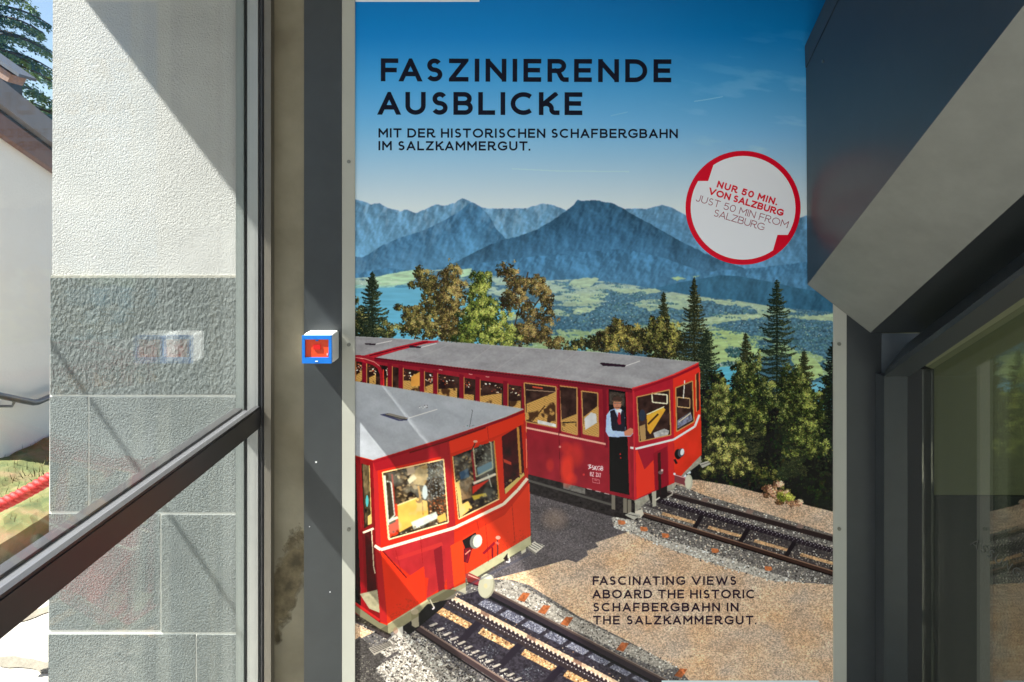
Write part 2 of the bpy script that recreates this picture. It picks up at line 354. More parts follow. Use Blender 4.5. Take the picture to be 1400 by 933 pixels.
    woods = [[(822, 399), (830, 395), (838, 398), (853, 400), (852, 404), (836, 403), (824, 402)], [(865, 401), (880, 400), (882, 404), (868, 405)], [(806, 428), (816, 420), (838, 413), (862, 415), (884, 423), (900, 436), (896, 444), (840, 450), (790, 449), (778, 440), (780, 430)], [(888, 425), (910, 420), (950, 426), (950, 434), (930, 438), (892, 436)],
             [(952, 412), (975, 411), (985, 417), (1010, 418), (1035, 424), (1038, 429), (1000, 430), (960, 432)], [(972, 446), (990, 440), (1020, 437), (1060, 434), (1120, 438), (1149, 442), (1149, 478), (1090, 478), (1050, 462), (1010, 453)], [(1060, 440), (1140, 445), (1149, 500), (1136, 494), (1120, 486), (1104, 480), (1082, 478)],
             [(992, 476), (1010, 475), (1022, 480), (1020, 488), (1004, 490), (994, 486)], [(978, 498), (994, 493), (1008, 495), (1006, 501), (980, 501)]]
    for i, w in enumerate(woods):
        w = rag(w, .8); P.fill(w, (66, 96, 112) if i < 7 else (48, 78, 82), .55, (.4, .55), i)
        p = np.array(w); k = 260 if i in (2, 5, 6) else 60
        P.stones(w, k*2, [(48, 74, 92), (70, 102, 114), (88, 116, 118), (54, 84, 86), (112, 134, 112)] if i < 7 else [(36, 62, 60), (78, 104, 86), (150, 158, 150)], (.5, 1.3), 20+i, .8)
    P.fill([(970, 503), (1008, 500), (1018, 508), (1030, 540), (1030, 580), (960, 580)], None, fn=lambda A, B: np.array((84, 152, 172))*(1+(f(A*.05, B*.4, 2, 3)-.5)*.2)[..., None])
    P.fill([(1100, 524), (1149, 520), (1149, 565), (1100, 565)], (96, 148, 166), .2, (.1, .4), 3)
    P.fill([(770, 486), (800, 480), (812, 470), (800, 462), (780, 466), (768, 476)], (84, 134, 146), .4, (.2, .3), 1)
    for _ in range(90):
        hx = r.uniform(770, 1145); hy = np.interp(hx, vx, vy)+r.uniform(4, 66); P.stones([(hx-r.uniform(4, 16), hy), (hx, hy-1.6), (hx+r.uniform(4, 18), hy+1), (hx, hy+1.8)], 40, [(66, 98, 104), (84, 114, 108), (58, 88, 96)], (.5, 1.2), 300+_)
    P.stones([(770, 384), (900, 396), (960, 408), (1149, 428), (1149, 500), (960, 480), (770, 470)], 1500, [(60, 90, 112), (104, 128, 120), (146, 162, 140), (82, 106, 112)], (.3, .9), 19, .5)
    j0, j1 = int((255-PY0)*PS), int((505-PY0)*PS); v = P.c[j0:j1].copy()
    for _ in range(2):
        v[1:-1, 1:-1] = (v[1:-1, 1:-1]*2+v[:-2, 1:-1]+v[2:, 1:-1]+v[1:-1, :-2]+v[1:-1, 2:])/6
    hz = (np.clip(1-np.abs(P.y[j0:j1]-385)/70, 0, 1)*.20)[:, None, None]; P.c[j0:j1] = v*(1-hz)+np.array((128, 164, 186))*hz
    for hx, hy in [(u_, np.interp(u_, vx, vy)+r.uniform(8, 60)) for u_ in r.uniform(770, 1140, 120)]+[(r.uniform(488, 560), r.uniform(382, 391)) for _ in range(14)]: P.fill([(hx, hy), (hx+r.uniform(.6, 1.5), hy), (hx+1.2, hy+.8), (hx, hy+.8)], (200, 198, 190), a=.7)
    # ---- trees behind the trains
    autumn = ((34, 33, 22), (92, 82, 44), (156, 140, 84)); olive = ((26, 28, 20), (76, 74, 42), (150, 142, 82)); fresh = ((32, 40, 22), (98, 106, 46), (172, 172, 90))
    spruce = ((20, 26, 22), (46, 54, 38), (104, 108, 62)); warm = ((24, 28, 22), (58, 58, 36), (120, 114, 62))
    P.crown([(490, 440, 14, 26), (500, 452, 22, 14), (530, 452, 16, 12)], 2600, olive, seed=31)
    P.conifer(509, 371, 466, 27, spruce, 5, 1.3)
    for (a, b) in (((566, 466), (600, 372)), ((600, 460), (624, 380)), ((700, 460), (722, 372)), ((716, 440), (745, 398)), ((640, 466), (660, 385))):
        P.line([a, b], 1.8, (62, 48, 34))
    P.crown([(574, 374, 11, 13), (584, 388, 16, 14), (566, 390, 7, 6), (590, 420, 20, 30), (568, 434, 20, 18), (556, 448, 15, 10), (580, 452, 24, 16), (612, 450, 18, 22), (546, 420, 8, 5), (560, 424, 12, 8)], 5200, autumn, seed=32)
    P.crown([(617, 376, 14, 16), (622, 404, 18, 26), (614, 434, 20, 26), (604, 400, 12, 20)], 4200, ((40, 36, 24), (104, 88, 48), (164, 144, 88)), seed=33)
    P.crown([(694, 372, 13, 14), (712, 388, 20, 14), (736, 392, 18, 16), (748, 408, 12, 12), (700, 408, 18, 18), (724, 426, 16, 16), (748, 432, 14, 10), (736, 456, 22, 16), (762, 468, 18, 9), (716, 456, 20, 18)], 5600, ((38, 34, 24), (98, 82, 48), (158, 136, 84)), seed=34, thin=.95)
    P.crown([(660, 384, 15, 16), (652, 404, 15, 20), (664, 424, 20, 24), (676, 446, 24, 24), (644, 440, 18, 26), (694, 460, 20, 18), (660, 462, 30, 12)], 7600, fresh, seed=35)
    P.crown([(640, 452, 12, 22), (630, 462, 14, 10)], 1500, ((28, 34, 20), (66, 76, 34), (130, 138, 62)), seed=36)
    P.crown([(793, 472, 12, 9), (778, 478, 10, 6), (812, 468, 14, 12)], 1400, olive, seed=37)
    P.crown([(846, 450, 16, 16), (836, 464, 22, 16), (862, 462, 18, 20), (880, 470, 20, 16), (826, 474, 20, 8)], 4600, ((28, 27, 20), (80, 74, 40), (160, 144, 76)), seed=38)
    P.conifer(907, 399, 492, 17, warm, 9, 1.0, .9)
    P.crown([(896, 446, 12, 14), (890, 462, 18, 18), (914, 458, 16, 20), (906, 478, 24, 14), (930, 470, 16, 16)], 4600, ((22, 23, 18), (70, 68, 36), (156, 148, 76)), seed=39)
    P.conifer(949, 379, 520, 30, warm, 12, 1.1, .95)
    P.conifer(966, 450, 600, 30, spruce, 14, 1.2, .6)
    # ---- wood and bushes right of the train
    P.fill(rag([(958, 560), (985, 545), (1000, 580), (1040, 560), (1075, 540), (1100, 560), (1149, 575), (1149, 716), (1050, 690), (940, 662), (952, 620)], 2.5), (18, 21, 17), .4, (.1, .1), 3)
    P.crown([(990, 560, 40, 50), (1060, 590, 70, 60), (1120, 600, 40, 80), (975, 630, 30, 40), (1040, 650, 60, 30), (1100, 670, 50, 28)], 9000, ((14, 18, 14), (26, 32, 20), (52, 58, 30)), seed=41, size=(.8, 2.2))
    P.conifer(1062, 382, 660, 48, spruce, 21, 1.25, .72)
    P.conifer(1019, 455, 640, 34, warm, 23, 1.2, .8)
    P.conifer(1099, 479, 650, 34, warm, 25, 1.2, .75)
    P.conifer(1140, 466, 690, 34, ((12, 18, 18), (30, 38, 30), (66, 74, 44)), 27, 1.2, .6)
    P.crown([(1022, 530, 22, 24), (1010, 556, 26, 26), (1036, 566, 28, 30), (1000, 600, 22, 30)], 5200, ((20, 24, 16), (64, 72, 34), (148, 150, 74)), seed=42)
    P.crown([(1086, 536, 24, 30), (1100, 570, 30, 34), (1080, 600, 30, 28), (1112, 614, 24, 24)], 5600, ((18, 22, 15), (60, 68, 32), (144, 146, 74)), seed=43)
    P.crown([(1030, 500, 12, 18), (1046, 540, 14, 30), (1076, 520, 12, 24), (1092, 520, 14, 20), (1010, 510, 12, 16), (1064, 560, 14, 24)], 2600, ((20, 24, 16), (58, 66, 34), (138, 140, 76)), seed=48)
    P.crown([(1058, 600, 12, 40), (1050, 632, 14, 22), (1122, 650, 24, 28), (1100, 668, 40, 16)], 2400, ((10, 13, 11), (16, 20, 14), (34, 40, 22)), seed=44, size=(.8, 2.0))
    P.crown([(976, 560, 18, 22), (984, 534, 14, 18)], 2000, ((26, 29, 18), (84, 88, 44), (160, 156, 88)), seed=45)
    P.crown([(972, 606, 18, 26), (986, 628, 26, 20), (968, 640, 16, 16), (1010, 640, 24, 16), (1002, 616, 18, 18)], 5200, ((20, 21, 15), (74, 75, 38), (166, 158, 88)), seed=46)
    P.crown([(1040, 650, 26, 9), (1062, 668, 14, 8)], 900, ((16, 18, 12), (40, 44, 22), (110, 108, 52)), seed=47)
    # ---- ground
    def gravel(A, B):
        c = np.array((172, 143, 118))*(1+(f(A*.03, B*.05, 1, 3)-.5)*.22)[..., None]
        g = f(A*.75, B*1.0, 2, 2)-.5; c = c*(1+g*.8)[..., None]
        t = f(A*.028, B*.04, 4, 3); c[..., 0] += (t-.5)*26; c[..., 2] -= (t-.5)*22
        return c
    G = [(700, 660), (924, 656), (955, 656), (1000, 664), (1050, 677), (1100, 690), (1149, 702), (1149, 968), (478, 968), (478, 640)]
    P.fill(G, None, fn=gravel)
    P.stones(G, 11000, [(104, 84, 70), (118, 96, 80), (84, 68, 58), (188, 160, 136), (196, 172, 148), (146, 112, 90)], (.3, .75), 51)
    P.crown([(1056, 672, 12, 8), (1070, 680, 14, 8), (1086, 688, 10, 5), (1062, 662, 7, 4)], 1300, ((70, 48, 34), (150, 106, 78), (206, 168, 140)), seed=52, size=(.5, 1.2))
    P.crown([(1072, 679, 12, 6)], 260, ((60, 66, 26), (130, 132, 50), (176, 170, 84)), seed=53)
    # shadow of the trains on the gravel
    shade = [(700, 660), (725, 672), (854, 699), (866, 724), (847, 731), (814, 742), (818, 747.5), (802, 753), (804, 759), (796, 764), (788, 769), (775, 765), (740, 775), (700, 785), (640, 800), (610, 800), (640, 700)]
    dark = lambda A, B: np.array((74, 68, 69))*(1+(f(A*.8, B*.9, 3, 2)-.5)*.8+(f(A*.03, B*.05, 2, 2)-.5)*.4)[..., None]
    P.fill(shade, None, fn=dark); P.stones(shade, 2600, [(96, 90, 92), (40, 36, 40), (120, 116, 116), (70, 62, 60)], (.35, .8), 54)
    m, sl, A, B = P.mask([(735, 690), (775, 690), (790, 715), (760, 735), (735, 725)])
    g = np.clip(1-((A-758)/22)**2-((B-710)/18)**2, 0, 1)*m*.38; t = P.c[sl]; t[:] = t*(1-g[..., None])+np.array((150, 124, 104))*g[..., None]
    # ---- rear track
    bal = [(112, 106, 100), (70, 64, 62), (156, 148, 138), (198, 190, 178), (44, 40, 40), (176, 160, 140)]
    pale = [(214, 206, 194), (238, 232, 222), (120, 112, 106), (60, 54, 52), (186, 176, 164), (228, 220, 206)]
    Bk = [(905, 661), (930, 664), (960, 676), (1020, 694), (1080, 712), (1149, 734), (1149, 800), (1090, 796), (1010, 776), (950, 758), (890, 738), (846, 722), (838, 708), (850, 694)]
    P.fill(Bk, (92, 86, 82), .5, (.6, .8), 2); P.stones(Bk, 6500, bal, (.6, 1.35), 55)
    P.fill([(836, 708), (850, 704), (866, 710), (872, 722), (900, 735), (960, 752), (1040, 778), (1090, 795), (1060, 795), (990, 775), (920, 752), (866, 730), (840, 722)], (150, 142, 132), .4, (.5, .7), 4); P.stones([(836, 708), (850, 704), (866, 710), (872, 722), (900, 735), (960, 752), (1040, 778), (1100, 797), (1060, 797), (990, 777), (920, 754), (866, 732), (840, 722)], 3200, pale+bal, (.6, 1.3), 56)
    P.fill([(880, 690), (900, 688), (1149, 757), (1149, 786), (1120, 777), (1000, 738)], (58, 52, 52), .5, (.5, .6), 5); P.stones([(880, 690), (900, 688), (1149, 757), (1149, 786), (1120, 777), (1000, 738)], 1500, bal, (.5, 1.1), 57)
    P.stones([(900, 694), (1149, 766), (1149, 782), (1000, 736), (905, 704)], 2200, bal+[(150, 132, 112)], (.5, 1.1), 64)
    for k in range(4):
        x = 906+k*63; y = 700+k*18.6; P.fill([(x, y), (x+46, y+13), (x+43, y+16.5), (x-2, y+4)], (168, 132, 96), .35, (.5, .5), k); P.stones([(x, y), (x+46, y+13), (x+43, y+16.5), (x-2, y+4)], 80, [(206, 168, 122), (120, 88, 62), (176, 138, 98)], (.6, 1.2), 70+k)
        P.line([(x+54, y+4), (x+42, y+24)], 6, (30, 26, 28))
    P.line([(908, 673.6), (1149, 740)], 7.0, (38, 30, 30)); P.line([(908, 671), (1149, 736)], 1.1, (92, 78, 72))
    P.line([(870, 700), (1149, 787)], 6.0, (50, 36, 32)); P.line([(870, 698), (1149, 784)], 1.5, (122, 92, 74)); P.line([(872, 704.4), (1149, 790.5)], 2, (26, 22, 22))
    P.line([(896, 683), (1149, 756)], 7.0, (34, 28, 32))
    for k in range(44):
        x = 897+k*5.8; y = 681.5+k*1.69
        P.disc(x, y, 2.0, 1.7, (34, 28, 32)); P.disc(x+.4, y-1.2, .9, .6, (176, 166, 172)); P.disc(x+2.6, y+1.3, .8, .7, (128, 118, 126)); P.disc(x+1, y+3.2, .6, .6, (110, 100, 106))
    for (x, y) in ((849.5, 714), (880, 723), (909.6, 732), (977, 752.5), (1050, 777)): P.fill([(x-5, y-3), (x+4, y-2.5), (x+6, y+1.5), (x+3, y+3.5), (x-4, y+3)], (166, 96, 58), .3, (.4, .5), 3)
    for (x, y) in ((965, 683), (1026, 699), (1095, 719)): P.fill([(x-4, y-3), (x+5, y-1), (x+1, y+4), (x-7, y+2)], (110, 90, 82), .2, (.4, .5), 3)
    # ---- front track
    T = [(478, 880), (520, 860), (640, 790), (700, 793), (724, 800), (790, 842), (850, 872), (930, 915), (970, 968), (478, 968)]
    P.fill(T, (100, 96, 96), .4, (.5, .6), 3); P.stones(T, 9000, bal, (.6, 1.4), 58)
    P.fill([(664, 805), (690, 792), (706, 796), (722, 806), (790, 845), (850, 874), (925, 912), (905, 916), (800, 868)], (166, 158, 148), .4, (.5, .6), 1)
    P.stones([(664, 805), (690, 792), (706, 796), (722, 806), (790, 845), (850, 874), (930, 912), (905, 918), (800, 868)], 4200, pale+[(70, 64, 62)], (.6, 1.3), 59)
    W = [(488, 905), (515, 893), (545, 862), (570, 862), (600, 890), (650, 930), (690, 968), (560, 968), (515, 915)]
    P.fill(W, (150, 140, 130), .3, (.5, .6), 1); P.stones(W, 9000, pale, (.7, 1.7), 60)
    P.fill([(478, 880), (492, 870), (530, 900), (512, 916), (560, 968), (478, 968)], (72, 68, 66), .5, (.5, .8), 2); P.stones([(478, 880), (492, 890), (520, 918), (560, 968), (478, 968)], 1400, [(96, 92, 88), (50, 46, 46), (120, 114, 106)], (.5, 1.1), 61)
    P.stones([(548, 862), (575, 858), (690, 945), (720, 968), (650, 968), (600, 900)], 3000, [(52, 48, 54), (84, 80, 88), (130, 124, 126), (40, 36, 42)], (.6, 1.3), 62)
    # bed between the rails
    P.fill([(566, 850), (615, 818), (660, 806), (830, 890), (930, 940), (930, 968), (760, 968), (690, 928)], (50, 46, 54), .5, (.4, .5), 4)
    for k in range(8):      # gravel bays in shade right of the rack
        x = 664+k*30; y = 819+k*14.4; q = [(x, y), (x+24, y+11.5), (x+13, y+19), (x-11, y+7)]
        P.fill(q, (108, 108, 124), .4, (.6, .7), k); P.stones(q, 330, [(150, 150, 164), (80, 80, 94), (186, 184, 190), (60, 58, 72)], (.45, .95), 80+k)
    for k in range(9):      # sunlit bays left of the rack
        x = 602+k*58; y = 829+k*29; q = [(x, y), (x+44, y+24), (x+36, y+30), (x-6, y+8)]
        P.fill(q, (190, 146, 100), .4, (.5, .6), k); P.stones(q, 420, [(228, 186, 136), (150, 104, 70), (206, 164, 118), (96, 66, 50), (240, 208, 166)], (.6, 1.5), 90+k)
        P.line([(x+58, y+16), (x+24, y+52)], 9, (38, 34, 42)); P.stones([(x+10, y+22), (x+26, y+32), (x+4, y+50), (x-20, y+40)], 260, [(70, 72, 82), (110, 112, 120), (44, 44, 54)], (.5, 1.1), 100+k)
    for k in range(26):     # tooth shadows and light flecks along the left rail
        x = 586+k*9.6; y = 855+k*6.2
        P.fill([(x, y), (x+10, y-4), (x+13, y-2.5), (x+3, y+2.4)], (170, 160, 150), .4, (.4, .4), k)
        P.stones([(x-8, y+2), (x+10, y), (x+14, y+6), (x-4, y+8)], 34, [(206, 196, 184), (150, 140, 132), (228, 218, 206)], (.5, 1.1), 130+k)
        P.line([(x+2, y+3.5), (x+15, y-.5)], 2.2, (40, 36, 42))
    P.line([(604, 815), (950, 1000)], 15, (52, 44, 46))
    for k in range(60):     # the toothed rack
        x = 606+k*5.75; y = 812+k*3.0
        P.fill([(x, y-5), (x+6, y-2.4), (x+5, y+3.0), (x-1, y+.5)], (214, 180, 150) if k % 11 < 9 else (140, 108, 92), .3, (.5, .5), k)
        P.disc(x+1.2, y+2.2, 1.5, 1.7, (226, 206, 190)); P.disc(x-1.6, y+4.4, 2.0, 2.0, (44, 36, 42)); P.disc(x-2.6, y+6.6, .9, .8, (216, 206, 206)); P.disc(x+1.0, y+7.6, .8, .7, (120, 106, 112))
    P.stones([(606, 804), (622, 806), (950, 976), (940, 984)], 900, [(240, 214, 184), (206, 172, 142), (160, 124, 100)], (.5, 1.2), 140)
    P.line([(662, 806), (960, 961)], 10, (48, 42, 48)); P.line([(664, 803), (962, 957)], 3, (84, 70, 66)); P.line([(664, 801.4), (962, 955.4)], .9, (150, 128, 116)); P.line([(658, 810.5), (950, 963)], 4, (24, 22, 30))
    P.line([(562, 852), (740, 966)], 8, (66, 52, 54)); P.line([(564, 849), (742, 963)], 2.4, (140, 116, 106)); P.line([(560, 856), (730, 968)], 2.4, (30, 26, 30))
    for (x, y) in ((716, 815), (744, 832), (775, 848), (851, 883), (930.6, 918.6)):
        P.fill([(x-9, y+5), (x-1, y-5), (x+9, y-4), (x+1, y+8)], (164, 92, 56), .35, (.4, .4), 2)
    # ---- rear train
    crim = (122, 27, 36); red = (184, 42, 26); dk = (26, 16, 18); cream = (206, 176, 150)
    # underframe
    P.fill([(700, 640), (867, 684), (872, 712), (836, 706), (700, 668)], (34, 30, 30), .5, (.3, .4), 2); P.line([(716, 655), (836, 690)], 3, (74, 70, 66)); P.fill([(770, 660), (800, 668), (800, 676), (770, 668)], (92, 88, 82), .3, (.3, .3), 1)
    for x in (836, 852, 858): P.fill([(x, 676+(x-836)*.3), (x+5, 677+(x-836)*.3), (x+5, 697+(x-836)*.3), (x, 696+(x-836)*.3)], (104, 96, 84))
    # far coach and the near coach: body below the eaves
    P.fill([(478, 482), (500, 485), (512, 488), (628, 502), (740, 515), (864, 531), (868, 684), (720, 648), (700, 642), (700, 560), (478, 530)], crim, .14, (.06, .05), 3)
    # open windows with slatted benches
    def bench(q, seed):
        m, sl, A, B = P.mask(q)
        if m.size == 0: return
        v = (B-.55*A*0+A*.42); st = ((v*.42) % 1.0); sh = f(A*.05+B*.05, B*.05-A*.06, seed, 3)
        c = np.where((st < .16)[..., None], np.array((92, 62, 32)), np.array((176, 134, 72)))
        kk = np.clip((sh-.62)*14, 0, 1)[..., None]; c = c*(1-kk)+np.array((62, 40, 26))*kk
        P.c[sl][m] = c[m]
    tp = lambda x: 494+(x-486)*.152      # head line of the open windows
    posts = [480, 496, 503, 524, 534, 548, 572, 579, 592, 625, 634, 650, 686, 696, 712]
    P.fill([(478, tp(478)), (714, tp(714)), (716, 585), (640, 552), (478, 528)], (46, 30, 26), .6, (.1, .14), 5)
    for k, (a, b) in enumerate([(486, 496), (505, 514), (528, 534), (549, 572), (581, 592), (598, 625), (634, 648), (656, 686), (697, 712)]):
        yb = 531+(a-486)*.19
        bench([(a, yb-17-r.uniform(0, 7)), (b, yb-30+r.uniform(0, 12)), (b, yb+14), (a, yb+10)], k)
        P.stones([(a, tp(a)+3), (b, tp(b)+3), (b, tp(b)+14), (a, tp(a)+13)], 26, [(150, 60, 40), (190, 150, 110), (90, 40, 34), (210, 196, 176)], (.6, 1.5), 150+k, .5)
    P.fill([(562, 515), (575, 508), (575, 528), (562, 528)], (186, 128, 58), .1)
    for x in (480, 495, 530, 545, 574, 592, 628, 650, 688, 713):
        P.fill([(x, tp(x)-4), (x+6, tp(x)-3), (x+6, 545+(x-480)*.2), (x, 544+(x-480)*.2)], (104, 22, 32)); P.line([(x+6.6, tp(x)), (x+6.6, 545+(x-480)*.2)], 1.2, (176, 116, 62))
    P.line([(478, 489), (497, 493), (511, 497), (518, 502), (522, 512), (523, 530)], 5, (128, 26, 34)); P.line([(478, 487.5), (500, 491), (512, 495), (519.5, 501)], 1, (186, 120, 110)); P.line([(524, 505), (525, 530)], 1.4, (196, 50, 40))
    P.line([(512, 492), (628, 507), (740, 520.5), (864, 535)], 4, (100, 20, 32)); P.line([(512, 489.6), (628, 504), (740, 517.5), (864, 532.5)], 1.3, (58, 14, 22))
    for x in (600, 641, 664, 722, 736, 762, 812): P.line([(x, tp(x)+(-6 if x < 700 else -4)), (x+5, tp(x)+(-5.3 if x < 700 else -3.4))], 1, (200, 150, 140), .8)
    # glazed windows of the near coach
    def glazed(q, seed, inner):
        P.fill(q, (48, 32, 28), .5, (.12, .12), seed); inner(q)
        P.line(list(q)+[q[0]], 1.6, (168, 122, 70))
    def w1(q):
        bench([(720, 552), (760, 536), (760.7, 583), (719.5, 575)], 3); P.line([(728, 575), (745, 555)], 1.6, (60, 40, 26)); P.fill([(735, 574), (760, 580), (760, 585), (735, 580)], (190, 186, 180), .2); P.line([(719, 533), (760, 536)], 1, (150, 120, 96)); P.line([(728, 529), (742, 531)], 2, (176, 66, 46))
    glazed([(716.7, 523.6), (760, 529), (760.7, 585), (719, 576.5)], 1, w1)
    glazed([(764.6, 527.7), (789, 530.5), (789, 594.6), (768, 589)], 2, lambda q: (bench([(768, 574), (788, 566), (788, 594), (769, 588)], 5), P.line([(769, 578), (789, 577)], 1.5, (24, 20, 20))))
    glazed([(795, 534.7), (817, 537.5), (818.4, 597), (797.5, 593)], 3, lambda q: (bench([(798, 570), (817, 555), (818, 597), (798, 592)], 6), P.fill([(799, 572), (808, 564), (815, 566), (816, 578), (800, 588)], (176, 172, 170), .1)))
    P.line([(764, 526), (766, 592)], 2.4, (92, 16, 28)); P.line([(791, 531), (793, 598)], 3.2, (92, 16, 28)); P.line([(826, 532), (829, 612)], 5, (104, 20, 32))
    P.line([(716.7, 584.3), (760, 593), (828, 607.2)], 2.6, (200, 140, 122))
    P.line([(764, 590), (766, 655)], .8, (76, 12, 22)); P.disc(765.5, 611, 1.6, 1.6, (176, 120, 110)); P.disc(798, 649, 1.6, 1.6, (176, 44, 46))
    # light reflected on to the side
    for (x, y, rx, ry, a) in ((775, 642, 10, 24, .75), (787, 622, 12, 18, .4), (752, 636, 6, 10, .35), (774, 612, 9, 9, .35), (782, 655, 8, 9, .5)):
        m, sl, A, B = P.mask([(x-rx*1.6, y-ry*1.6), (x+rx*1.6, y-ry*1.6), (x+rx*1.6, y+ry*1.6), (x-rx*1.6, y+ry*1.6)])
        g = np.clip(1.25-((A-x)/rx)**2-((B-y)/ry)**2, 0, 1)*a; t = P.c[sl]; t[:] = t*(1-g[..., None])+np.array((206, 52, 34))*g[..., None]
    # doorway and conductor
    P.fill([(832, 532), (856, 536), (861, 677), (833, 671)], (22, 16, 18)); P.fill([(833, 535), (854, 538), (854, 556), (833, 553)], (54, 46, 40), .6, (.3, .3), 2); P.line([(856.5, 536), (862, 680)], 3, (140, 28, 36)); P.line([(831, 532), (832.5, 672)], 2, (128, 26, 36))
    P.fill([(834, 596), (842, 592), (853, 592), (858, 600), (860, 676), (834, 670)], (16, 15, 18))
    P.fill([(829, 568), (834, 561), (842, 558), (849, 559), (854, 564), (855, 590), (846, 598), (832, 597), (828, 590)], (146, 166, 200), .14, (.3, .3), 2)
    P.fill([(834, 562), (840, 560), (846, 575), (850, 561), (854, 564), (855, 596), (840, 595), (836, 585)], (30, 28, 36)); P.fill([(842, 560), (850, 560), (848, 568), (845, 568)], (200, 206, 216)); P.fill([(845, 564), (848, 564), (849, 580), (846, 581), (844, 577)], (140, 30, 40))
    P.fill([(829, 588), (852, 590), (860, 590), (864, 588), (866, 592), (862, 597), (852, 597), (832, 597)], (150, 168, 200), .1, (.4, .4), 1); P.fill([(853, 590), (862, 585), (866, 587), (866, 591), (862, 596), (854, 596)], (176, 112, 84))
    P.disc(843.8, 552.5, 5.6, 7.6, (166, 108, 82)); P.fill([(837, 549), (838, 543.5), (844, 541.6), (850, 544), (851, 549)], (60, 42, 36)); P.line([(837, 548.4), (850.6, 549.2)], 1.3, (96, 74, 54)); P.disc(841.3, 551.6, 1.3, .8, (120, 100, 92)); P.disc(846.6, 551.9, 1.3, .8, (150, 130, 120)); P.line([(839, 551), (849.5, 551.8)], .5, (60, 44, 40)); P.line([(843.8, 552), (843.6, 555)], .9, (140, 86, 66)); P.line([(841, 557), (847, 557.2)], 1.2, (96, 56, 46))
    P.disc(848, 621, 1, 1, (206, 40, 40)); P.disc(848.6, 626, 1, 1, (206, 40, 40))
    # front of the rear train
    P.fill([(864, 531), (921, 512), (923, 664), (868, 684)], (150, 28, 40), .1, (.05, .05), 2)
    P.fill([(920, 512.5), (954, 497), (958, 560), (959, 622), (922, 662)], red, .1, (.05, .05), 3)
    P.fill([(921, 512), (954, 496), (957, 506), (957, 520), (950, 518), (921, 530)], (196, 42, 32))
    P.line([(865, 535), (921, 515.5), (955, 500)], 3.4, (126, 22, 32))
    P.fill([(869, 616), (893, 612), (895, 670), (870, 682)], (196, 46, 32)); P.fill([(871, 614), (895, 609), (894, 628), (881, 642)], (134, 26, 38)); P.fill([(893, 620), (912, 610), (914, 664), (896, 672)], (118, 20, 32)); P.fill([(899, 620), (903, 618), (904, 668), (900, 669)], (52, 12, 18)); P.fill([(913, 604), (921, 601), (922, 662), (914, 664)], (172, 36, 34))
    q = [(870.5, 543), (915, 533), (917, 594.6), (874, 604)]
    def cab(q):
        P.fill([(884, 568), (907, 557), (910, 560), (889, 594), (885, 588)], (196, 140, 46), .1, (.2, .2)); P.line([(884, 567), (908, 556)], 1.4, (214, 196, 160)); P.line([(886, 580), (900, 566)], 2.4, (58, 36, 22))
        P.line([(891, 538), (912, 540), (912, 552), (892, 550), (891, 538)], 1.8, (206, 190, 160)); P.disc(878, 568, 4.5, 8, (40, 46, 58)); P.fill([(874, 583), (882, 580), (883, 601), (876, 603)], (150, 118, 76)); P.fill([(893, 592), (908, 586), (915, 589), (913, 595), (895, 599)], (150, 146, 142), .3, (.4, .4))
    glazed(q, 7, cab)
    def cab2(q):
        P.line([(926, 543), (943, 545), (943, 558), (926, 556), (926, 543)], 1.4, (190, 152, 104)); P.fill([(926, 575), (944, 563), (947, 574), (926, 586)], (96, 96, 112), .5, (.4, .4)); P.line([(936, 520), (934, 545)], 1.4, (200, 190, 180)); P.line([(928, 577), (944, 565)], 1.3, (196, 176, 140))
    glazed([(923.7, 530.5), (946.5, 521), (948.7, 576.5), (925, 590)], 8, cab2)
    P.fill([(951, 512), (955, 509), (956, 560), (952, 563)], (64, 34, 28)); P.line([(951, 512), (952, 563)], 1.2, (196, 140, 80)); P.line([(956, 509), (957, 556)], 1.2, (220, 80, 50))
    P.line([(861.6, 612), (870, 613.5), (921, 601), (950, 583), (956, 567)], 3, (222, 190, 186))
    P.disc(927, 621, 5, 7, (22, 16, 20)); P.disc(931, 619, 4.6, 6, (60, 58, 64), ang=.2); P.disc(932.6, 618, 2.6, 4.6, (196, 196, 202), ang=.2); P.line([(922, 628), (925, 634)], 3, (30, 14, 20))
    P.fill([(868, 684), (922, 660), (958, 622.5), (959, 632), (938, 648), (924, 662), (922, 668), (915, 671), (900, 672), (873, 696), (868, 700)], (132, 126, 112), .2, (.3, .3), 3); P.fill([(886, 676), (912, 664), (912, 680), (890, 688)], (30, 26, 26))
    P.fill([(891, 673), (897, 671), (897, 692), (892, 693)], (148, 142, 126)); P.line([(902, 648), (903, 676)], 1.6, (40, 26, 28)); P.disc(903, 646, 3.4, 2.6, (96, 74, 74)); P.disc(905, 643, 1.6, 1.6, (190, 160, 156)); P.line([(912, 680), (919, 676), (920, 670)], 2, (150, 140, 128)); P.line([(896, 684), (902, 680)], 2, (176, 166, 156))
    P.fill([(922, 648), (938, 653), (938, 664), (922, 659)], (104, 50, 54)); P.line([(922, 649), (938, 654)], 1, (206, 150, 150)); P.disc(941.5, 659, 5.4, 10.6, (158, 152, 134)); P.disc(940.5, 659, 4, 9, (176, 170, 150)); P.disc(922, 648, 1.6, 1.6, (210, 206, 200))
    P.fill([(956, 634), (968, 630), (972, 634), (960, 640)], (150, 144, 134)); P.line([(958, 636), (970, 632)], .8, (60, 56, 54)); P.fill([(868, 699), (878, 696), (880, 703), (876, 708), (868, 707)], (176, 166, 150))
    P.fill([(854, 704), (862, 700), (876, 704), (867, 711)], (150, 144, 132)); [P.line([(857+k*3.2, 702.5+k*.9), (866+k*3, 704.5+k*.5)], .7, (60, 56, 54)) for k in range(4)]
    P.line([(866, 534), (868, 683)], 2.4, (168, 36, 44))
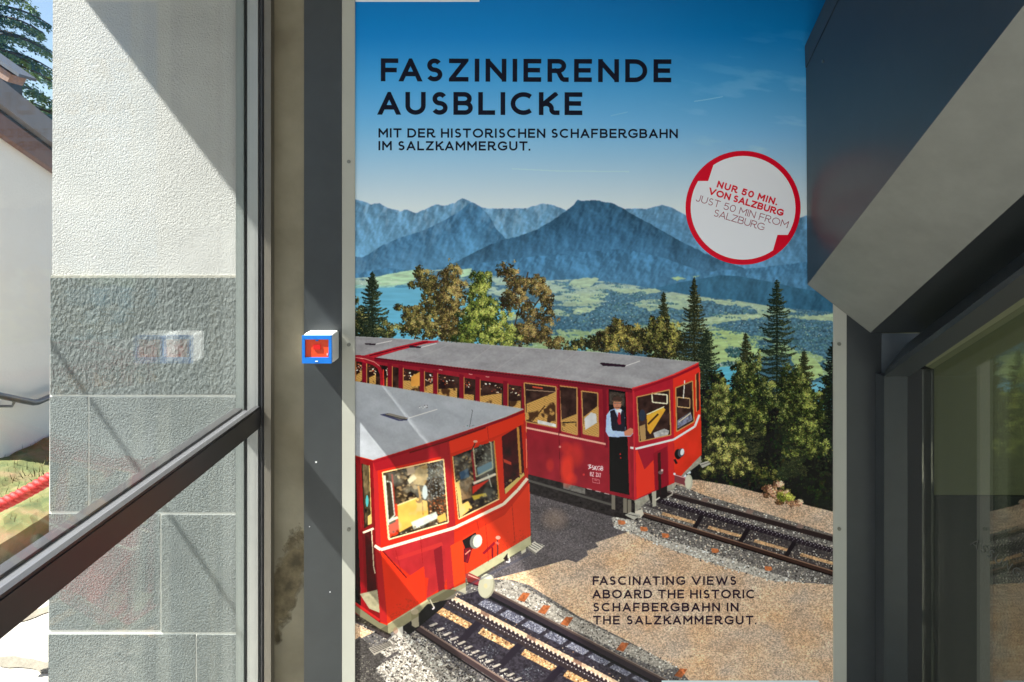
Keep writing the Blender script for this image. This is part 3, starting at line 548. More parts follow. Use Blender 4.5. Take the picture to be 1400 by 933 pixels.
    # number and letters painted on the side
    def tiny(txt, x, y, h, w, gap, sh, t, col):
        for ch in txt:
            if ch != ' ':
                gw, strokes = GLYPH[ch]; k = w*gw/.75
                for st in strokes: P.line([(x+px*k/gw, y-py*h+px*k/gw*sh) for px, py in st], t, col)
            x += (w if ch != ' ' else w*.6)*(GLYPH[ch][0]/.75 if ch != ' ' else 1)+gap; y += ((w if ch != ' ' else w*.6)+gap)*sh
    tiny('SKGB', 809.5, 642.0, 5.6, 3.0, 1.0, .09, 1.1, (222, 190, 190)); tiny('BZ 222', 807, 650.6, 5.0, 2.2, .7, .09, .9, (214, 176, 178))
    P.line([(803.5, 636), (808, 635.4), (805, 638.6), (809, 639), (804, 641)], 1.1, (222, 190, 190))
    P.line([(810, 654), (819, 656), (819.5, 661), (810.5, 659.5), (810, 654)], .7, (196, 120, 124)); P.line([(812, 656), (817, 657.4)], .8, (190, 110, 112))
    for x in (802, 814, 826): P.line([(x, 668+(x-802)*.26), (x+7, 669.6+(x-802)*.26)], 1, (196, 180, 176), .8)
    # rear roofs
    def roofc(A, B, base=(134, 130, 131)):
        c = np.array(base)*(1+(f(A*.03+B*.05, B*.09-A*.02, 4, 4)-.5)*.26+(f(A*.4, B*.5, 2, 2)-.5)*.10)[..., None]
        return c
    P.fill([(478, 459.5), (485.6, 460), (599, 466.5), (580, 467), (540, 476), (498.6, 486), (478, 485)], None, fn=roofc)
    P.fill([(599, 467), (740, 477), (820, 482), (955, 495.7), (920, 513), (864, 531), (740, 515), (628.5, 502.5), (511.6, 488.7), (540, 480), (575, 471)], None, fn=roofc)
    P.fill([(498.6, 486), (540, 475), (580, 465.6), (599, 465.6), (600, 468), (580, 470.5), (545, 479.5), (511.6, 489.5)], (156, 30, 40), .2, (.2, .2)); P.line([(505, 486.6), (545, 476.4), (585, 467.4)], 1.4, (70, 14, 26))
    P.line([(864, 531.2), (895, 522), (920, 512.5), (955, 496.2)], 1.5, (196, 50, 48)); P.line([(478, 460), (599, 466.4), (740, 477), (820, 482), (955, 495.7)], .9, (160, 156, 156), .7)
    for a, b in (((632, 502.6), (672, 474)), ((675, 508), (720, 476.5)), ((745, 516), (790, 480)), ((560, 494), (618, 470)), ((800, 521), (850, 486)), ((500, 478), (512, 474))): P.line([a, b], .9, (150, 142, 142), .6)
    for h in ([(559, 472.6), (576, 474), (575, 476), (560, 475.4)], [(498.6, 469.4), (514, 470), (513, 472), (500, 471.6)], [(820, 496.6), (822, 495.8), (856, 499), (854, 502), (824, 500.4)]): P.fill(h, (38, 26, 34))
    for a, b in (((576, 475), (597, 469.6)), ((514, 470.6), (536, 466)), ((855, 500.6), (875, 493.6))): P.line([a, b], 1, (190, 184, 180))
    # ---- front train
    P.fill([(478, 620), (510, 629), (613, 597), (666, 579), (717, 559), (720, 600), (725.5, 736), (640, 786), (585, 832), (530, 856), (519, 851), (478, 838)], red, .05, (.05, .05), 2)
    R2 = (206, 50, 32); C2 = (150, 32, 42); C3 = (128, 24, 36)
    P.fill([(478, 622), (510, 630), (514, 735), (520, 851), (478, 838)], (116, 22, 32), .15, (.1, .04), 3)                 # side in shade
    P.fill([(478, 630), (488, 632), (496, 830), (478, 826)], (36, 20, 24), .5, (.2, .03), 4); P.fill([(486, 628), (491, 629), (500, 836), (494, 834)], (132, 26, 34))
    P.fill([(495, 634), (505, 637), (508, 716), (499, 722)], (70, 58, 46), .9, (.2, .1), 2); P.line([(495, 634), (499, 722)], 1.6, (40, 30, 28)); P.line([(505, 636), (508, 716)], 1.2, (176, 140, 90)); P.disc(502, 685, 2, 8, (70, 150, 170)); P.fill([(503, 706), (508, 702), (508, 716), (503, 718)], (206, 170, 110))
    P.fill([(499, 728), (508, 724), (518, 838), (503, 828)], (64, 14, 24), .3, (.1, .05)); P.fill([(492, 812), (516, 806), (520, 838), (505, 832)], (150, 140, 126), .15, (.3, .3)); P.line([(508, 722), (511, 775), (513, 784)], 1.4, (206, 186, 170)); P.line([(482, 822), (519, 848)], 3.4, (170, 36, 40)); P.line([(496, 728.5), (511, 722.5)], 3, (222, 206, 200))
    P.fill([(510, 631), (517, 629), (523, 745), (514, 748)], (164, 36, 42))                                           # corner post
    P.fill([(516, 632), (612, 599), (621, 720), (521, 750)], (188, 40, 32), .04, (.05, .05))
    P.fill([(510, 630), (613, 598), (612, 618), (612, 622), (514, 644)], (140, 28, 38)); P.fill([(601, 604), (614, 599), (623, 720), (611, 722)], (150, 32, 40))
    P.fill([(613, 598), (666, 579), (717, 560), (718, 578), (712, 582), (640, 612), (616, 620)], (206, 48, 32)); P.line([(510, 631.5), (613, 600), (666, 581.5), (700, 569), (717, 562)], 3.6, (128, 24, 36)); P.line([(560, 619), (612, 603), (664, 584.5)], 2, (88, 16, 26))
    # windows of the front train
    def clutter(q, n, seed, pal, size=(.7, 2.6)): P.stones(q, n, pal, size, seed, .6)
    mix = [(30, 24, 24), (52, 44, 40), (90, 72, 54), (118, 106, 96), (40, 34, 36), (140, 112, 80), (70, 62, 66)]
    q = [(523, 646), (606.5, 628), (613, 714), (531.4, 737.6)]
    P.fill(q, (52, 42, 36), .8, (.12, .1), 5); clutter([(540, 642), (585, 634), (580, 690), (545, 690)], 160, 170, [(60, 48, 38), (110, 84, 62), (40, 32, 30), (140, 116, 92), (84, 70, 58)], (1, 4))
    P.fill([(570, 640), (584, 634), (586, 652), (580, 664), (566, 662), (560, 652)], (170, 136, 96), .3, (.2, .2)); P.fill([(557, 656), (566, 648), (570, 654), (560, 662)], (206, 186, 166)); P.fill([(556, 640), (566, 637), (568, 646), (558, 650)], (186, 150, 130))
    clutter([(584, 634), (606, 629), (609, 680), (584, 684)], 520, 171, [(26, 24, 28), (48, 46, 54), (150, 152, 166), (120, 122, 134), (80, 80, 90)], (.5, 1.2))
    clutter([(585, 682), (610, 676), (611, 702), (588, 704)], 160, 172, [(150, 74, 46), (60, 36, 30), (206, 160, 130), (100, 54, 40)], (.7, 1.7))
    P.fill([(543, 691), (568, 681), (584, 685), (586, 706), (546, 728)], (212, 160, 82), .1, (.08, .08), 2); P.line([(543, 691), (570, 680.5)], 1.6, (222, 200, 160)); P.line([(577.5, 686), (578.5, 704)], .8, (110, 76, 40)); P.disc(573, 684, 4.4, 4, (120, 84, 50)); P.disc(571, 683, 2, 2, (200, 160, 100)); P.disc(581, 673, 3.6, 10, (176, 182, 206)); P.line([(572, 664), (575, 682)], 2.4, (176, 120, 66))
    P.fill([(562, 714), (596, 699.6), (600, 708), (566, 724)], (196, 200, 208), .2, (.2, .4)); P.fill([(598, 706), (609, 701), (611, 711), (598, 716)], (212, 160, 86)); clutter([(546, 727), (600, 710), (610, 712), (536, 735)], 120, 173, [(40, 34, 34), (120, 96, 76), (180, 170, 160), (70, 44, 36)], (.6, 1.8))
    P.line([(525.5, 650), (532, 736)], 3.4, (206, 204, 204)); P.line([(529, 658), (535, 660), (540, 704), (532, 712)], 2, (196, 200, 208)); P.fill([(531, 658), (534, 660), (538, 700), (534, 704)], (54, 46, 44)); P.line([(536, 648), (541, 702)], 2, (140, 46, 38)); P.fill([(540, 690), (543, 688), (546, 728), (542, 728)], (200, 52, 34)); P.line([(529, 714), (544, 707)], 3.6, (214, 208, 206)); P.fill([(531, 718), (544, 712), (545, 730), (533, 736)], (196, 50, 34)); clutter([(536, 726), (545, 722), (546, 731), (536, 735)], 20, 174, [(60, 30, 26), (120, 40, 30)])
    P.line(q+[q[0]], 1.8, (226, 190, 150)); P.line([q[3], q[2]], 2, (232, 206, 176))
    q = [(619, 624), (676, 602.5), (682.6, 682), (627, 709.7)]
    P.fill(q, (44, 36, 34), .7, (.14, .1), 3); clutter([(622, 626), (645, 618), (648, 660), (624, 668)], 160, 175, mix); clutter([(648, 612), (670, 604), (674, 640), (650, 648)], 130, 176, [(60, 60, 62), (96, 92, 90), (150, 146, 140), (40, 38, 40)], (.6, 2))
    P.fill([(628, 646), (640, 640), (642, 652), (630, 656)], (50, 70, 104)); P.fill([(652, 640), (673, 630), (674, 642), (654, 650)], (72, 102, 134)); P.line([(645, 616), (651, 672)], 2.6, (126, 26, 34)); P.line([(647, 612), (651, 652), (674, 640), (671, 604)], 1.6, (180, 170, 150)); P.line([(647, 661), (678, 648)], 3.4, (218, 200, 198)); P.fill([(646, 665), (670, 655), (646, 676)], (190, 44, 34)); P.line([(650, 605), (634, 640)], 1.4, (50, 44, 44)); P.disc(650, 603.6, 3, 1.8, (206, 150, 140)); P.line([(667, 648), (672, 666)], 1.2, (200, 200, 206))
    P.fill([(623, 660), (629, 656), (632, 690), (627, 692)], (206, 168, 104)); P.fill([(627, 692), (640, 685), (646, 694), (629, 708)], (216, 170, 100)); P.fill([(628, 660), (645, 652), (645, 680), (632, 684)], (110, 84, 66), .5, (.3, .3)); P.fill([(645, 678), (664, 674), (666, 678), (648, 684)], (190, 160, 60)); clutter([(642, 686), (680, 668), (682, 682), (640, 702)], 150, 177, [(50, 44, 44), (90, 78, 66), (150, 130, 100), (40, 36, 38)], (.6, 1.8))
    P.line([q[3], q[2]], 2, (230, 190, 150)); P.line([q[1], q[2]], 2.6, (190, 130, 62)); P.line([q[0], q[3]], 1.4, (206, 166, 116))
    for q_ in ([(524.5, 648), (605.5, 630), (611.5, 713), (533, 735)], [(620.5, 625), (675, 605), (681, 681), (628, 707)]):
        m, sl, A, B = P.mask(q_); v = P.c[sl].copy()
        for _ in range(3): v[1:-1, 1:-1] = (v[1:-1, 1:-1]*2+v[:-2, 1:-1]+v[2:, 1:-1]+v[1:-1, :-2]+v[1:-1, 2:])/6
        sh = np.clip((f(A*.05+B*.03, B*.04-A*.03, 2, 3)-.45)*2.2, 0, .28)[..., None]; v = v*(1-sh)+np.array((170, 176, 186))*sh; P.c[sl][m] = v[m]
    P.fill([(676, 600), (687, 595), (692, 680), (684, 688)], (196, 46, 32)); q = [(686, 597), (712.6, 581), (717, 648.6), (690, 675)]
    P.fill(q, (58, 22, 28), .5, (.12, .1), 2); P.fill([(688, 627), (699, 632), (699, 636), (689, 632)], (180, 60, 48)); P.line([(708, 584), (712, 652)], 3.2, (184, 126, 66)); P.fill([(690, 668), (716, 646), (717, 650), (691, 676)], (196, 170, 110)); clutter([(690, 662), (714, 644), (714, 650), (690, 670)], 40, 178, mix)
    P.line([(717, 575), (722, 700)], 2.6, (176, 40, 38)); P.line([(719.6, 600), (720, 640)], 1, (240, 130, 110))
    # apron
    P.fill([(521, 753), (621, 722), (621, 745), (608, 800), (583, 818), (586, 790), (560, 786)], (156, 36, 44), .12, (.08, .06), 2)
    P.fill([(513, 750), (521, 753), (530, 853), (520, 850)], (160, 34, 38)); P.fill([(521, 752), (556, 790), (580, 774), (583, 820), (530, 853)], (204, 46, 30), .03, (.05, .05)); P.line([(523, 753), (556, 790)], 1.6, (96, 18, 28))
    P.fill([(540, 762), (604, 741), (606, 746), (545, 766)], (172, 42, 46)); P.fill([(593, 752), (604, 746), (608, 806), (600, 812)], (112, 20, 36)); P.fill([(608, 748), (617, 744), (622, 800), (612, 812)], (160, 36, 42)); P.fill([(616, 746), (633, 737), (637, 800), (621, 808)], (208, 58, 32)); P.fill([(633, 735), (690, 704), (724, 660), (725.5, 735), (638, 785)], (206, 52, 32), .03, (.05, .05))
    P.line([(512, 746), (521, 751.5), (621.5, 721.5), (688, 689.5), (708, 670), (721, 654)], 4.2, (226, 208, 206)); P.line([(621, 727), (690, 694), (722, 660)], 1, (150, 32, 36), .6)
    P.fill([(632, 739), (650, 728), (654, 737), (645, 752), (636, 750)], (30, 18, 28)); P.fill([(634, 750), (646, 748), (640, 770), (634, 768)], (96, 18, 34)); P.disc(650, 740.5, 7.6, 10, (110, 106, 112), ang=.2); P.disc(653, 739.6, 6.2, 9, (196, 198, 204), ang=.2); P.disc(654.5, 737.5, 2.4, 4, (226, 228, 232), ang=.2); P.line([(637, 752), (641, 760), (638, 768)], 2.4, (130, 24, 40)); P.line([(636, 758), (643, 752)], 1.6, (226, 130, 120))
    P.disc(681, 735, 3.4, 2.6, (214, 150, 146)); P.line([(680, 738), (681, 770)], 2, (96, 40, 44)); P.line([(678, 741), (682, 744)], 3, (190, 90, 90)); P.fill([(659, 756), (676, 740), (677, 744), (662, 758)], (136, 24, 38)); P.line([(673, 748), (674, 776)], 2.4, (110, 22, 36))
    P.fill([(637, 785), (725.5, 732.5), (726, 744), (650, 790), (640, 796)], (178, 170, 150), .06, (.2, .2)); P.fill([(530, 853), (583, 820), (612, 808), (637, 796), (637, 812), (622, 806), (600, 822), (585, 828), (562, 850), (531, 866)], (170, 162, 142), .1, (.2, .2)); P.fill([(583, 818), (606, 806), (622, 806), (622, 818), (588, 824)], (104, 98, 86)); P.fill([(548, 858), (566, 846), (584, 826), (612, 820), (606, 830), (560, 868)], (28, 24, 28))
    P.fill([(519, 851), (530, 855), (531, 866), (521, 862), (500, 848), (482, 834), (484, 826)], (112, 106, 92)); P.fill([(482, 836), (520, 860), (536, 868), (530, 874), (484, 850)], (52, 46, 46), .6, (.3, .3)); P.stones([(482, 838), (520, 862), (520, 872), (484, 856)], 70, [(130, 124, 114), (40, 36, 38), (90, 84, 78)], (.8, 1.8), 180)
    P.fill([(562, 836), (572, 834), (573, 856), (568, 858), (563, 855)], (156, 146, 124)); P.disc(567, 836, 5.4, 4.2, (206, 186, 176)); P.line([(588, 820), (591, 826), (594, 831), (591, 833)], 2, (210, 200, 200)); P.fill([(543, 858), (551, 856), (551, 868), (545, 872)], (206, 200, 188)); P.disc(541, 862, 3.4, 4.4, (170, 140, 124))
    P.fill([(636, 785), (642, 783), (662, 793), (661, 804), (640, 797)], (134, 50, 56)); P.line([(640, 785.5), (661, 794.5)], 1.4, (226, 160, 160)); P.line([(640, 796), (660, 803)], 2, (60, 24, 34)); P.disc(666, 801.5, 10.4, 17, (150, 144, 124), ang=.18); P.disc(664, 800.6, 10.2, 16.6, (178, 173, 150), ang=.18); P.disc(664, 801, 2.6, 3.4, (196, 178, 120)); P.disc(666, 797, 5, 8, (190, 186, 164), .5, ang=.18); P.line([(693, 757), (696, 762), (697, 768), (692, 768)], 1.6, (206, 196, 190)); P.fill([(688, 764), (694, 756), (694, 768)], (40, 30, 36))
    P.fill([(712, 748), (719, 745), (719, 754), (713, 758)], (168, 160, 140)); P.fill([(721, 747), (731, 740), (745, 746), (733, 756)], (180, 172, 158)); [P.line([(723+k*3.2, 746-k*1.7), (734+k*3, 752-k*1.7)], .9, (54, 50, 50)) for k in range(4)]; P.fill([(721, 747), (733, 756), (733, 759), (721, 750)], (110, 104, 94))
    P.fill([(504, 886), (533, 876), (537, 882), (512, 896)], (168, 160, 148)); [P.line([(506+k*1.6, 887+k*1.8), (533+k*1.2, 876.6+k*1.5)], 1, (60, 54, 52)) for k in range(4)]; P.fill([(518, 905), (545, 889), (546, 893), (524, 906)], (90, 84, 84), .5, (.4, .4))
    P.line([(640, 800), (725, 757)], 3, (60, 60, 72), .5)
    for a, b in (((575, 735), (578, 770)), ((652, 712), (655, 726)), ((700, 690), (704, 742)), ((664, 716), (668, 768)), ((541, 752), (548, 780)), ((612, 600), (613, 622)), ((666, 582), (668, 600))): P.line([a, b], .8, (120, 22, 26), .6)
    for k in range(26):
        x = 640+k*3.3; P.disc(x, 786-(x-640)*.60-3, .55, .55, (140, 30, 28), .8)
    for k in range(240):
        x = r.uniform(530, 724); y = np.interp(x, [530, 583, 637, 725], [852, 818, 785, 733])-abs(r.normal(0, 9)); P.disc(x, y, r.uniform(.4, 1.6), r.uniform(.4, 1.2), (110, 46, 34), .22)
    # ---- front roof
    def roof2(A, B):
        return np.array((158, 159, 163))*(1+(f(A*.03+B*.03, B*.06-A*.03, 3, 4)-.5)*.2+(f(A*.5, B*.5, 2, 2)-.5)*.06)[..., None]
    P.fill([(478, 519.6), (485.6, 521.7), (591, 539), (716, 560), (690, 571), (666, 579), (613, 597), (510, 629), (478, 621)], None, fn=roof2)
    P.fill([(519, 567), (530, 565), (558, 571), (557, 575), (545, 575.5)], (66, 66, 92)); P.fill([(526, 566), (533, 565), (559, 571.5), (555, 573.6), (546, 573.4)], (128, 120, 108)); P.line([(527, 567), (550, 573), (556, 573.4)], 1, (60, 56, 54)); P.line([(559, 571.6), (598, 559.6)], 1.3, (206, 200, 194)); P.stones([(573, 555), (585, 554), (586, 558), (572, 559)], 14, [(206, 200, 196), (110, 104, 104)], (.5, 1.1), 182); P.line([(642, 584), (646, 562), (645, 560)], .8, (86, 88, 88)); P.stones([(630, 583), (650, 580), (648, 586)], 12, [(96, 120, 116), (150, 110, 110)], (.4, 1), 183)
    P.line([(478, 520.4), (591, 538.6), (716, 559.6)], 1.1, (176, 172, 168), .8)
    for q, k in (([(478, 620), (510, 629), (613, 597), (666, 579), (717, 559), (727, 745), (640, 800), (531, 868), (478, 845)], (.84, .84, .74)), ([(478, 519), (591, 538), (716, 559.5), (613, 597), (510, 629), (478, 621)], (.86, .86, .86)), (T, (.80, .79, .78)), (W, (.96, .96, .96))):
        m, sl, A, B = P.mask(q); P.c[sl][m] = P.c[sl][m]*np.array(k)
    return P
# ---------------------------------------------------------------- materials
def anthracite(name, c, rough):
    return mat(name, c, rough, 0, .5, bump=(900, .00012, 2), vary=(22, .12), blotch=.10)
M_post = anthracite("anthracite_sheet", rgb(47, 50, 51), .40)
M_case = anthracite("anthracite_powder_coat", rgb(44, 48, 50), .30)
M_bevel = anthracite("paler_slant_face", rgb(104, 106, 101), .38)  # paler grey than the casing body, for its slanted lower face
M_strip = mat("grey_aluminium", rgb(164, 162, 150), .45, 0, .5, bump=(300, .0001, 2), vary=(6, .05))
M_bar = mat("bronze_aluminium", rgb(62, 61, 62), .35, .25, .5, vary=(9, .08))
M_bar_light = mat("silver_aluminium", rgb(150, 150, 146), .38, .35, .5, vary=(9, .06))
M_ledge = mat("dark_sill_profile", rgb(92, 92, 95), .4, .2, .5, vary=(9, .08))
M_black = mat("black_rubber", (.008, .008, .009), .6)
M_screw = mat("zinc_screw", rgb(120, 120, 112), .35, .8)
M_white = mat("white_plastic", (.80, .80, .80), .35, vary=(30, .02))
M_blue = mat("blue_plastic", rgb(10, 104, 190), .35, vary=(40, .05))
M_orange = mat("orange_red_plastic", rgb(226, 66, 22), .4, vary=(40, .05))
M_red = mat("red_plastic", rgb(190, 14, 12), .35)
M_concrete = mat("raw_plaster", rgb(160, 150, 128), .9, bump=(40, .003, 6), vary=(7, .12))

def glass(name, tint=(.985, .992, .986), base=.013, gain=.6, rough=.0):
    m = bpy.data.materials.new(name); m.use_nodes = True; t = m.node_tree; t.nodes.clear()
    o = t.nodes.new("ShaderNodeOutputMaterial"); mx = t.nodes.new("ShaderNodeMixShader"); tr = t.nodes.new("ShaderNodeBsdfTransparent"); gl = t.nodes.new("ShaderNodeBsdfGlossy")
    lw = t.nodes.new("ShaderNodeLayerWeight"); lw.inputs[0].default_value = .5
    pw = t.nodes.new("ShaderNodeMath"); pw.operation = 'POWER'; pw.inputs[1].default_value = 5
    ma = t.nodes.new("ShaderNodeMath"); ma.operation = 'MULTIPLY_ADD'; ma.inputs[1].default_value = gain; ma.inputs[2].default_value = base; ma.use_clamp = True
    tr.inputs[0].default_value = (*tint, 1); gl.inputs["Roughness"].default_value = rough; gl.inputs[0].default_value = (1, 1, 1, 1)
    t.links.new(lw.outputs["Facing"], pw.inputs[0]); t.links.new(pw.outputs[0], ma.inputs[0]); t.links.new(ma.outputs[0], mx.inputs[0])
    t.links.new(tr.outputs[0], mx.inputs[1]); t.links.new(gl.outputs[0], mx.inputs[2]); t.links.new(mx.outputs[0], o.inputs[0])
    return m
M_glass = glass("float_glass")
M_glass_dark = glass("coated_glass", (.90, .92, .87), .11, .7)

# ---------------------------------------------------------------- ground
M_ground = mat("asphalt", (.06, .06, .062), .9, bump=(120, .004, 5), vary=(3, .2))
struct(obj("ground", boxm(((-60, -60, -.3), (60, 80, 0))), M_ground))
M_paving = mat("pale_paving", rgb(168, 162, 151), .85, bump=(60, .004, 6), vary=(2.5, .10))
struct(obj("lane_paving", boxm(((-3.3, .2, .0005), (-.705, 12, .0045))), M_paving))
M_floor = mat("stone_threshold", rgb(160, 157, 148), .7, bump=(80, .002, 5), vary=(3, .1))
fl = struct(obj("floor", boxm(((-.70, -1.6, .0005), (3.2, 1.75, .02))), M_floor))
# darker joints curving through the pale paving
M_sett = mat("dark_joint", rgb(118, 111, 98), .9, bump=(60, .004, 5), vary=(14, .25))
bm = bmesh.new(); r_ = random.Random(5)
for pts in ([(-2.36, 2.40), (-2.2, 2.52), (-2.02, 2.69), (-1.915, 2.815), (-1.84, 2.95), (-1.78, 3.15)], [(-2.30, 2.36), (-2.1, 2.45), (-1.86, 2.486), (-1.66, 2.446), (-1.45, 2.36), (-1.2, 2.2)], [(-2.1, 1.9), (-1.9, 2.05), (-1.6, 2.1), (-1.3, 2.02), (-1.0, 1.9)], [(-1.9, 3.6), (-1.6, 3.3), (-1.4, 3.0), (-1.2, 2.6)]):
    q = []
    for (x0, y0), (x1, y1) in zip(pts[:-1], pts[1:]): q += [Vector((x0+(x1-x0)*k/6, y0+(y1-y0)*k/6, .0085)) for k in range(6)]
    n_ = len(q); V_ = []
    for k in range(n_):
        t_ = (q[min(k+1, n_-1)]-q[max(k-1, 0)]).normalized(); s_ = Vector((-t_.y, t_.x, 0))
        V_.append((bm.verts.new(q[k]+s_*(.026+r_.uniform(-.008, .008))), bm.verts.new(q[k]-s_*(.026+r_.uniform(-.008, .008)))))
    for (a_, b_), (c_, d_) in zip(V_[:-1], V_[1:]): bm.faces.new((a_, c_, d_, b_))
struct(obj("paving_joints", bm, M_sett))

# ---------------------------------------------------------------- facade: render above split stone
SX = .0186
def wall_y(x):                    # the facade turns a little away to the left
    return D+.012+max(0, -.68-x)*.04
M_render = bpy.data.materials.new("rough_render"); M_render.use_nodes = True
def rough_render(m):
    t = m.node_tree; b = t.nodes["Principled BSDF"]; tc = t.nodes.new("ShaderNodeTexCoord"); L = t.links.new
    n1 = t.nodes.new("ShaderNodeTexNoise"); n1.inputs["Scale"].default_value = 240; n1.inputs["Detail"].default_value = 4; n1.inputs["Roughness"].default_value = .62
    n2 = t.nodes.new("ShaderNodeTexNoise"); n2.inputs["Scale"].default_value = 7; n2.inputs["Detail"].default_value = 4
    n3 = t.nodes.new("ShaderNodeTexNoise"); n3.inputs["Scale"].default_value = 260; n3.inputs["Detail"].default_value = 2
    mr = t.nodes.new("ShaderNodeMapRange"); mr.inputs["From Min"].default_value = .30; mr.inputs["From Max"].default_value = .62
    # a smoother, trowelled patch near the door frame
    sx = t.nodes.new("ShaderNodeSeparateXYZ"); L(tc.outputs["Object"], sx.inputs[0])
    pa = t.nodes.new("ShaderNodeVectorMath"); pa.operation = 'DISTANCE'; pa.inputs[1].default_value = (-.73, D, 1.49); L(tc.outputs["Object"], pa.inputs[0])
    pm = t.nodes.new("ShaderNodeMapRange"); pm.inputs["From Min"].default_value = .09; pm.inputs["From Max"].default_value = .17; pm.inputs["To Min"].default_value = .25; pm.inputs["To Max"].default_value = 1
    pn = t.nodes.new("ShaderNodeMath"); pn.operation = 'ADD'; pq = t.nodes.new("ShaderNodeMath"); pq.operation = 'MULTIPLY_ADD'; pq.inputs[1].default_value = .16; pq.inputs[2].default_value = -.08
    L(n2.outputs[0], pq.inputs[0]); L(pa.outputs["Value"], pn.inputs[0]); L(pq.outputs[0], pn.inputs[1]); L(pn.outputs[0], pm.inputs[0])
    h = t.nodes.new("ShaderNodeMath"); h.operation = 'MULTIPLY'; L(mr.outputs[0], h.inputs[0]); L(pm.outputs[0], h.inputs[1])
    h2 = t.nodes.new("ShaderNodeMath"); h2.operation = 'MULTIPLY_ADD'; h2.inputs[1].default_value = .25; L(n3.outputs[0], h2.inputs[0]); L(h.outputs[0], h2.inputs[2])
    h3 = t.nodes.new("ShaderNodeMath"); h3.operation = 'MULTIPLY_ADD'; h3.inputs[1].default_value = 1.6; L(n2.outputs[0], h3.inputs[0]); L(h2.outputs[0], h3.inputs[2])
    u = t.nodes.new("ShaderNodeBump"); u.inputs["Distance"].default_value = .0016; L(h3.outputs[0], u.inputs["Height"]); L(u.outputs[0], b.inputs["Normal"])
    for n in (n1, n2, n3): L(tc.outputs["Object"], n.inputs["Vector"])
    L(n1.outputs[0], mr.inputs[0])
    cr = t.nodes.new("ShaderNodeMapRange"); cr.inputs["From Min"].default_value = .3; cr.inputs["From Max"].default_value = .7; cr.inputs["To Min"].default_value = .93; cr.inputs["To Max"].default_value = 1.05
    vm = t.nodes.new("ShaderNodeVectorMath"); vm.operation = 'SCALE'; vm.inputs[0].default_value = rgb(176, 175, 171)[:3]
    L(n2.outputs[0], cr.inputs[0]); L(cr.outputs[0], vm.inputs["Scale"]); L(vm.outputs[0], b.inputs["Base Color"]); b.inputs["Roughness"].default_value = .95; b.inputs["Specular IOR Level"].default_value = .2
rough_render(M_render)
M_stone_rough = mat("split_quartzite", rgb(93, 98, 96), .8, 0, .3, bump=(105, .0058, 8), vary=(190, .34), blotch=.14)
M_stone = mat("sawn_quartzite", rgb(101, 106, 104), .8, 0, .3, bump=(240, .0036, 8), vary=(260, .42), blotch=.14)
for m_ in (M_stone_rough,):
    t_ = m_.node_tree; n_ = [k for k in t_.nodes if k.type == 'TEX_NOISE' and abs(k.inputs["Scale"].default_value-105) < 1][0]; mp = t_.nodes.new("ShaderNodeMapping"); tc_ = [k for k in t_.nodes if k.type == 'TEX_COORD'][0]
    mp.inputs["Rotation"].default_value = (0, R(-32), 0); mp.inputs["Scale"].default_value = (1.15, 1, .8); t_.links.new(tc_.outputs["Object"], mp.inputs[0]); t_.links.new(mp.outputs[0], n_.inputs["Vector"])
M_grout = mat("pale_grout", rgb(214, 212, 204), .95, vary=(30, .06))

fac = thing("facade_wall", "outer wall of white rough render above grey-green stone slabs, seen through the glass", "wall")
def wq(bm, px0, py0, px1, py1, out, back=.18, l0=None, l1=None):
    """a panel of the facade: px/py outline at wall depth, standing `out` proud of the wall line; l0, l1: its left edge top and bottom"""
    pts = []
    for px, py in ((l0 if l0 is not None else px0, py0), (px1, py0), (px1, py1), (l1 if l1 is not None else px0, py1)):
        y = D+.012
        for _ in range(4):
            q = P(px, py, y); y = wall_y(q.x)-out
        pts.append(P(px, py, y))
    prism(bm, pts, (0, back+out, 0))
bm = bmesh.new(); wq(bm, 72, -560, 330, 380, 0, .30, 74, 71); obj("render_coat", bm, M_render, fac)
stones = []
sb = bmesh.new(); wq(sb, 69, 380.5, 331, 540, .007, .03, 69, 68.6)
obj("top_stone_course", sb, M_stone_rough, fac, bevel=.0018)
sb = bmesh.new()
for q in ((68.4, 543.2, 120, 699.5), (122.3, 543.8, 331, 701), (67, 703, 218.5, 861.5), (220.8, 704.5, 331, 865), (66, 868, 267, 1020), (269.2, 868.5, 331, 1022), (65, 1024, 170, 1180), (172.5, 1026, 331, 1180)):
    wq(sb, *q, .006, .03)
obj("stone_slab_courses", sb, M_stone, fac, bevel=.0009)
sb = bmesh.new(); wq(sb, 69, 381, 330.5, 1195, .0045, .28, 69, 64.5); obj("grout_bed", sb, M_grout, fac)
sb = bmesh.new(); wq(sb, 69.5, 376.6, 330.5, 380.2, .0065, .02); obj("drip_edge", sb, mat("weathered_edge", rgb(150, 148, 138), .9, bump=(160, .0015, 4), vary=(40, .2)), fac)
